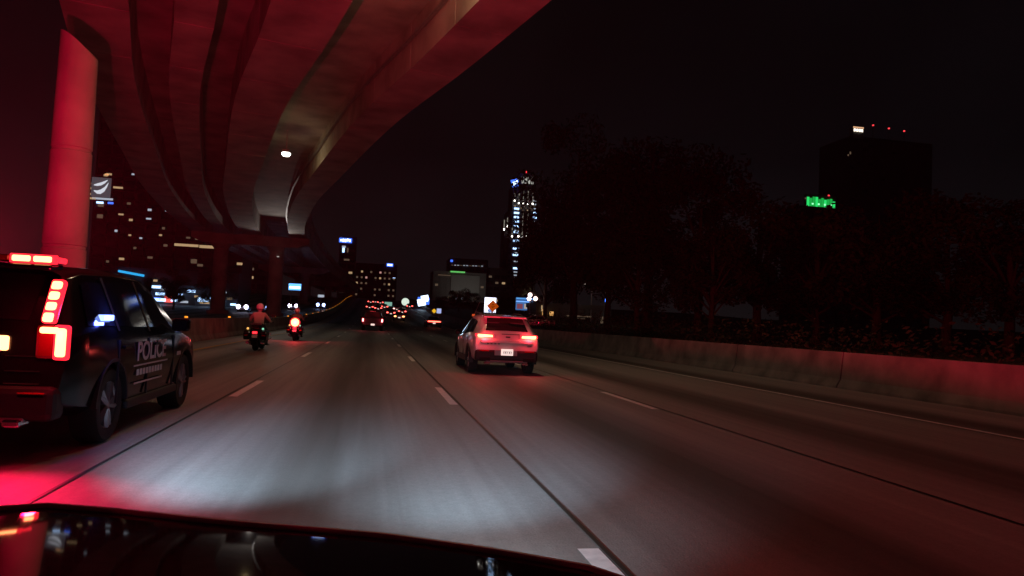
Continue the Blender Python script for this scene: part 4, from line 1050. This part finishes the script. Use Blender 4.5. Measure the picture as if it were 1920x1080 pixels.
sign('highway_sign', 'pale green highway sign above the far traffic', 'sign', 728, 570, 180, 1.8, .95, emat('green_retro', (.35, .75, .60), .55), nposts=2)
t, z = sign('oval_sign', 'pale oval lit sign on a pole beyond the traffic', 'sign', 760, 566, 195, .1, .1, TRIM, frame=False)
MB().lathe([(-.08, 0), (-.08, 1.0), (.06, 1.0), (.06, 0)], (0, 0, 0), 'Y', 24).build('oval_face', emat('oval_white', (.8, .95, .8), .9), t).location = (0, 0, z)
t.children[-1].scale = (1.0, 1, .36)
t, z = sign('warning_sign', 'small yellow diamond sign above the coupe', 'sign', 814, 583, 130, .05, .05, TRIM, frame=False)
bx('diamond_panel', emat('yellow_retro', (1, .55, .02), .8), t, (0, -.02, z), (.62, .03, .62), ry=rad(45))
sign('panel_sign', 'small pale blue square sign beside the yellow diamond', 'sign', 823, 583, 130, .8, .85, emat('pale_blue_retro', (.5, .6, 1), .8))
t, z = sign('bridge_side_sign', 'bright blue rectangular sign seen under the flyover', 'sign', 553, 538, 145, 2.3, 1.25, emat('sign_cyan', (.12, .42, 1), 1.9), nposts=2)
bx('lit_band', emat('sign_white', (.62, .80, 1), 3.2), t, (0, -.08, z-.1), (2.0, .03, .4))
t, z = sign('shop_pole_sign', 'pole sign with white top and blue-white glare under the flyover', 'sign', 602, 555, 150, 1.2, .5, E_COOL, pr=.12)
# street lamps
def street_lamp(label, px, py, Y, side=1, m=E_WHITE, zg=None, arm=1.2, power=0, size=.35):
    q = at(px, py, Y); z0 = zr(Y) if zg is None else zg
    t = thing('street_lamp', label, 'street lamp', (q.x+side*arm, Y, z0), 0, 'street lamps'); z = q.z-z0
    part('post', STEEL, t, lambda b: b.tube([(0, 0, -.3), (0, 0, z*.5), (0, 0, z-.1)], [.13, .10, .07], 8))
    part('arm', STEEL, t, lambda b: b.tube([(0, 0, z-.15), (-side*arm*.5, 0, z+.12), (-side*arm, 0, z+.1)], .045, 8))
    hd = bx('lamp_head', STEEL, t, (-side*arm, 0, z+.1), (size*1.6, .3, .14), .03)
    bx('lens', m, hd, (-side*arm, -.02, z-.02), (size*1.3, .3, .14), .03)
    if power: lamp('bulb', 'POINT', (-side*arm, -.3, z-.4), power, (1, .8, .55), t, .2)
E_LAMP2 = emat('soft_lamp', (1, .9, .75), 1.1)
street_lamp('street lamp with a blue-white head above the far apartment building', 739, 521, 300, -1, E_SIGNB, size=.8)
street_lamp('tall lamp post standing right of the skyscraper', 1014, 522, 130, -1, E_LAMP2, power=0)
street_lamp('lamp post with a bright head among the trees on the right', 1124, 529, 118, 1, E_WHITE, power=120)
street_lamp('dim lamp post at the right of the billboard', 1098, 533, 125, 1, E_LAMP2)
def globes(label, pts, Y, m, group):
    q = [at(px, py, Y) for px, py in pts]; t = thing('globe_lamp', label, 'lamp', (q[0].x, Y, zr(Y)), 0, group)
    part('post', STEEL, t, lambda b: b.tube([(0, 0, -.3), (0, 0, max(v.z for v in q)-zr(Y)-.2)], .07, 8))
    for v in q:
        part('bracket', STEEL, t, lambda b: b.tube([(0, 0, v.z-zr(Y)-.5), (v.x-q[0].x, 0, v.z-zr(Y)-.1)], .03, 6))
        part('globe', m, t, lambda b: b.lathe([(-.34, 0), (-.28, .2), (0, .36), (.28, .2), (.34, 0)], (v.x-q[0].x, 0, v.z-zr(Y)), 'Z', 16), 60)
globes('cluster of three pinkish white globes above the billboard', [(994, 553), (992, 560), (1004, 560)], 110, emat('pink_globe', (1, .72, .68), 4), 'globe lamps')
globes('row of three small white globes among the right-hand trees', [(1100, 586), (1094, 588), (1106, 585)], 210, E_WHITE, 'globe lamps')
# small shop on the right with warm openings
sh = facade_box('roadside_shop', 'low roadside shop with warm lit openings right of the billboard', at(1005, 600, 125).x, at(1142, 600, 125).x, at(1060, 578, 125).z, 125, 8, lit=0, nmax=6, zb=1.0)
for px, py, w, h, m_ in ((1014, 578, .22, 1.0, E_WARM), (1018, 586, .6, 1.1, emat('amber_window', (1, .5, .15), .8)), (1032, 588, .7, .7, emat('amber_window', (1, .5, .15), .8)), (1083, 593, 4.5, .18, E_DIM), (1078, 597, 3.2, .14, E_DIM), (1137, 594, .7, 1.8, emat('pale_shop', (.6, .75, .65), .22)), (1126, 600, .4, 1.2, E_DIM)):
    qq = at(px, py, 125)-sh.location; obj('lit_opening', pane_mesh(w, h, m_), sh, (qq.x, -.8, qq.z))
t, z = sign('blue_shop_sign', 'small bright blue sign in the trees at far right of the shop', 'sign', 1138, 563, 112, .7, .6, emat('deep_blue_sign', (.06, .2, 1), 2.4), zg=.8)
# white leaning post with an orange foot
q = at(886, 590, 84)
lp = thing('leaning_post', 'pale leaning post with an orange foot on the right shoulder', 'post', (at(888, 600, 84).x, 84, zr(84)))
zz = q.z-zr(84)
part('post', mat('white_post', (.7, .68, .6), .6), lp, lambda b: b.tube([(0, 0, .0), (.05, 0, zz), (.62, 0, zz+1.5)], [.05, .06, .05], 8))
bx('orange_foot', emat('orange_foot', (1, .12, .03), .5, (.9, .2, .03)), lp, (-.05, -.03, zz-.05), (.34, .16, .26), .04)

# ================================================================== AIR VOLUME ADDED FOR GLARE
hz = MB().box((0, 1950, 90), (5200, 4300, 190)).build('added_haze', LEAF)  # added air volume so the emergency lights spread a red glare
hz['kind'] = 'stuff'; hz['label'] = 'thin haze added for the red glare near the emergency lights'; hz.data.materials.clear()
mh = bpy.data.materials.new('added_haze_air'); mh.use_nodes = True; nh = mh.node_tree
nh.nodes.remove(nh.nodes['Principled BSDF']); pv = nh.nodes.new('ShaderNodeVolumePrincipled')
pv.inputs['Density'].default_value = .00015; pv.inputs['Color'].default_value = (.9, .9, .92, 1); pv.inputs['Anisotropy'].default_value = .2
nh.links.new(pv.outputs[0], nh.nodes['Material Output'].inputs['Volume'])
hz.data.materials.append(mh)
